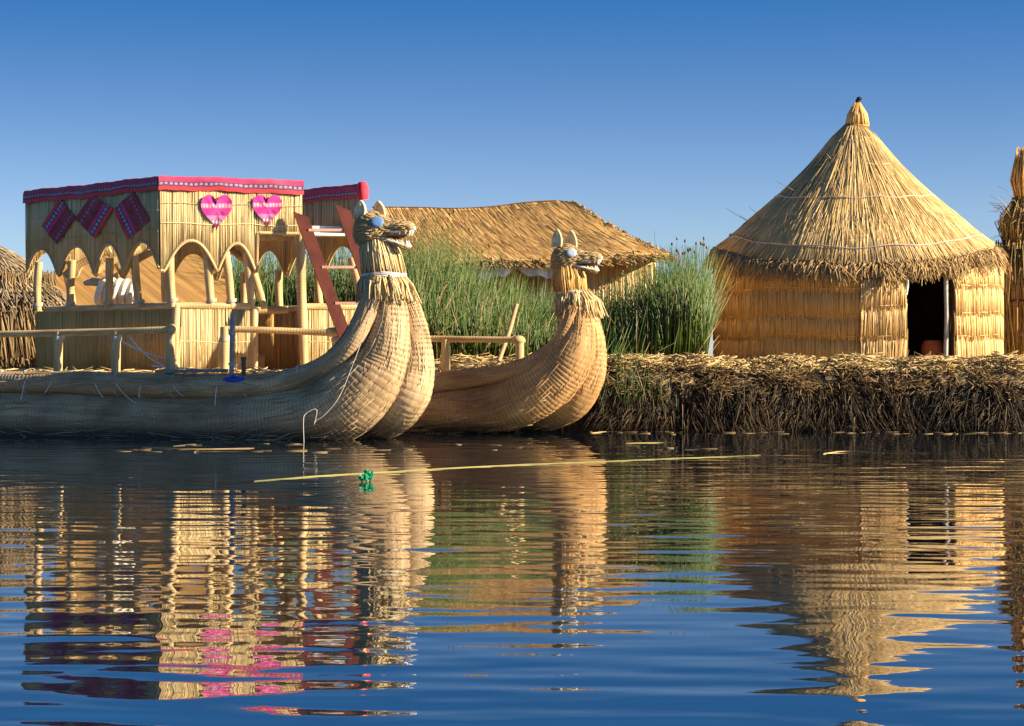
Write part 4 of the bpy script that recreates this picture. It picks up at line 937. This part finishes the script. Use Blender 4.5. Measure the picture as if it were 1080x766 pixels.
N = 1500; f = rng.uniform(0, 6.28, N); st = MB().straws(pp(f, 2.0 - .3 * rng.uniform(0, 1, N) ** 2, GZ0 - .05 + rng.uniform(0, .2, N)), pp(f + rng.normal(0, .12, N), 1.5 + 0 * f, 2.75 + rng.uniform(-.5, .1, N)), rng.uniform(.012, .024, N), None, .6)
st.tube([(*lc, GZ0 - .1), (*lc, 2.0), (*lc, 2.7)], [1.75, 1.6, 1.45], 30); st.build('wall', M['brown'], dh)

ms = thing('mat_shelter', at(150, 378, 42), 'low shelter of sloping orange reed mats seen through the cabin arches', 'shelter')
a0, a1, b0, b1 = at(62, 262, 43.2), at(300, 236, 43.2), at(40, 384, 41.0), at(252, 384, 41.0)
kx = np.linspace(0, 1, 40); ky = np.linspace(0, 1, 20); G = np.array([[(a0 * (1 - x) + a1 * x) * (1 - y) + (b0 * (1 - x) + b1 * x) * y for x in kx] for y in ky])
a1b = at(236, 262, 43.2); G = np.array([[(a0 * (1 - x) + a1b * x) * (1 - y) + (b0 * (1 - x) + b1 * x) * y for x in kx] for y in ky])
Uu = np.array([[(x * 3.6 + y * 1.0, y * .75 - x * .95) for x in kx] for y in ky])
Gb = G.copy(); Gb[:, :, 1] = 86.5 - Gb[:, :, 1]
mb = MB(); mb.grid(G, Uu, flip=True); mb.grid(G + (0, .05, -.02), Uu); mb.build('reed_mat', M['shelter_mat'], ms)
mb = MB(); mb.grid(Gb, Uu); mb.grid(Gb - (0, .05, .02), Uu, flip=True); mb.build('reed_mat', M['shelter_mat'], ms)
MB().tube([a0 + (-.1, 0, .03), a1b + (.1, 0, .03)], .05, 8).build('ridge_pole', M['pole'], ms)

# ------------------------------------------------------------------ floating bits
def fl_at(px, py):
    d = F * H / (py - CY); return np.array([(px - CX) / F * d, d, .012])
def floating(pts, r, mat, label, name='floating_reed', grp=None):
    sp = spline([(*fl_at(x, y), r) for x, y in pts], .08); sp[:, 2] = wave(sp[:, 0], sp[:, 1]) + r * .45
    sp[:, 3] *= np.interp(np.arange(len(sp)), [0, len(sp) * .1, len(sp) * .7, len(sp) - 1], [.5, 1, .9, .35])
    tag(MB().tube(sp[:, :3], sp[:, 3], 7).build(name, mat), label, 'reed', grp)
floating([(268, 508), (330, 503), (387, 499.5), (470, 494.5), (560, 490), (640, 487), (720, 483.5), (802, 480.5)], .0065, M['floatreed'], 'very long thin yellow green reed stem floating past both prows')
G1 = 'short dry reeds floating by the bank'
floating([(150, 472), (200, 474), (268, 473)], .007, M['floatdry'], 'pale dry reed floating below the large boat hull, left of its prow', grp=G1)
floating([(624, 457), (640, 455.5), (660, 456)], .007, M['floatdry'], 'short orange reed floating just right of the smaller prow', grp=G1)
floating([(690, 455), (760, 452.5), (800, 453)], .007, M['floatdry'], 'thin brown reed floating along the dark foot of the bank', grp=G1)
floating([(868, 479), (890, 476.5), (932, 478)], .007, M['floatdry'], 'pale straw stem floating off the bank in front of the round hut', grp=G1)
floating([(660, 468), (700, 467), (712, 468)], .007, M['floatreed'], 'short green reed floating between the bank and the long stem', grp=G1)
c = fl_at(387, 508); mb = MB(); 
for i in range(7): mb.blob(c + (rng.normal(0, .03), rng.normal(0, .03), .02 + abs(rng.normal(0, .025))), (.03, .03, .028), 8, 6, .3)
tag(mb.build('plastic_scrap', M['greenp'], smooth=False), 'crumpled bright green plastic scrap floating against the long reed stem', 'scrap')

N = 150; x = np.concatenate([rng.uniform(1.0, 9.5, 110), rng.uniform(-5, 2.5, 40)]); y = np.concatenate([bank_y(x[:110]) - .1 - 1.6 * rng.uniform(0, 1, 110) ** 2, 31.0 - 3 * rng.uniform(0, 1, 40)])
a_ = rng.normal(0, .5, N); L = rng.uniform(.03, .17, N); dd = np.column_stack([np.cos(a_) * L, np.sin(a_) * L, rng.normal(0, .004, N)]); c = np.column_stack([x, y, np.full(N, .004)])
tag(MB().straws(c - dd, c + dd, rng.uniform(.003, .006, N), None, .8).build('floating_litter', M['brown']), kind='stuff')
# ------------------------------------------------------------------ camera, sun, sky
cam = bpy.data.cameras.new('camera'); co_ = bpy.data.objects.new('camera', cam); COL.objects.link(co_)
co_.location = (0, 0, H); co_.rotation_euler = (math.radians(90), 0, 0)
cam.sensor_width = 36; cam.lens = F / 1080 * 36; cam.clip_end = 20000; cam.clip_start = .1
scene.camera = co_
SKY_P, SKY_K, SKY_0, SKY_SAT, SKY_S = 1.8, 15.0, .03, 1.27, .060   # the thin clear air of a high lake: sky deepens fast above the horizon
EL, AZ = math.radians(24), math.radians(105)     # azimuth clockwise from +Y
sd_ = np.array([math.sin(AZ) * math.cos(EL), math.cos(AZ) * math.cos(EL), math.sin(EL)])
sl = bpy.data.lights.new('sun', 'SUN'); so = bpy.data.objects.new('sun', sl); COL.objects.link(so)
sl.energy = 5.0; sl.angle = math.radians(.5); sl.color = (1, .83, .58)
from mathutils import Vector
so.rotation_euler = Vector(sd_).to_track_quat('Z', 'Y').to_euler()
w = bpy.data.worlds.new('World'); scene.world = w; w.use_nodes = True; nt = w.node_tree
bg = nt.nodes['Background']; sky = nt.nodes.new('ShaderNodeTexSky'); sky.sky_type = 'NISHITA'; sky.sun_disc = False
sky.sun_elevation = EL; sky.sun_rotation = AZ; sky.altitude = 1500; sky.air_density = 1.0; sky.dust_density = .5; sky.ozone_density = 3.0
tc = nt.nodes.new('ShaderNodeTexCoord'); sx = nt.nodes.new('ShaderNodeSeparateXYZ'); cx_ = nt.nodes.new('ShaderNodeCombineXYZ')
nt.links.new(tc.outputs['Generated'], sx.inputs[0]); vn = nt.nodes.new('ShaderNodeVectorMath'); vn.operation = 'NORMALIZE'
zc = math_n(nt, 'MAXIMUM', sx.outputs['Z'], 0.0); zp = math_n(nt, 'ADD', math_n(nt, 'MULTIPLY', math_n(nt, 'POWER', zc, SKY_P), SKY_K), SKY_0)
zp = math_n(nt, 'MINIMUM', zp, .58)
nt.links.new(sx.outputs['X'], cx_.inputs[0]); nt.links.new(sx.outputs['Y'], cx_.inputs[1]); nt.links.new(zp, cx_.inputs[2])
nt.links.new(cx_.outputs[0], vn.inputs[0]); nt.links.new(vn.outputs[0], sky.inputs[0])
hs = nt.nodes.new('ShaderNodeHueSaturation'); 
def ramp_z(lo, hi):
    mr = nt.nodes.new('ShaderNodeMapRange'); mr.inputs['From Min'].default_value = .03; mr.inputs['From Max'].default_value = .16
    mr.inputs['To Min'].default_value = lo; mr.inputs['To Max'].default_value = hi; nt.links.new(sx.outputs['Z'], mr.inputs['Value']); return mr.outputs[0]
nt.links.new(ramp_z(.84, SKY_SAT), hs.inputs['Saturation']); nt.links.new(ramp_z(.76, 1.24), hs.inputs['Value']); nt.links.new(sky.outputs[0], hs.inputs['Color'])
zr = nt.nodes.new('ShaderNodeMapRange'); zr.inputs['From Min'].default_value = .30; zr.inputs['From Max'].default_value = .65
zr.inputs['To Min'].default_value = 1.0; zr.inputs['To Max'].default_value = .25; nt.links.new(sx.outputs['Z'], zr.inputs['Value'])
zh = nt.nodes.new('ShaderNodeMapRange'); zh.inputs['From Min'].default_value = .162; zh.inputs['From Max'].default_value = .24
zh.inputs['To Min'].default_value = 1.0; zh.inputs['To Max'].default_value = 1.5; nt.links.new(sx.outputs['Z'], zh.inputs['Value'])
vm = nt.nodes.new('ShaderNodeVectorMath'); vm.operation = 'SCALE'; nt.links.new(hs.outputs[0], vm.inputs[0]); nt.links.new(math_n(nt, 'MULTIPLY', zr.outputs[0], zh.outputs[0]), vm.inputs['Scale'])
nt.links.new(vm.outputs[0], bg.inputs[0]); bg.inputs[1].default_value = SKY_S
scene.view_settings.view_transform = 'Standard'; scene.view_settings.look = 'None'; scene.view_settings.gamma = 1; scene.view_settings.exposure = 1.45
scene.render.engine = 'CYCLES'
try:
    scene.cycles.use_denoising = True
except Exception: pass
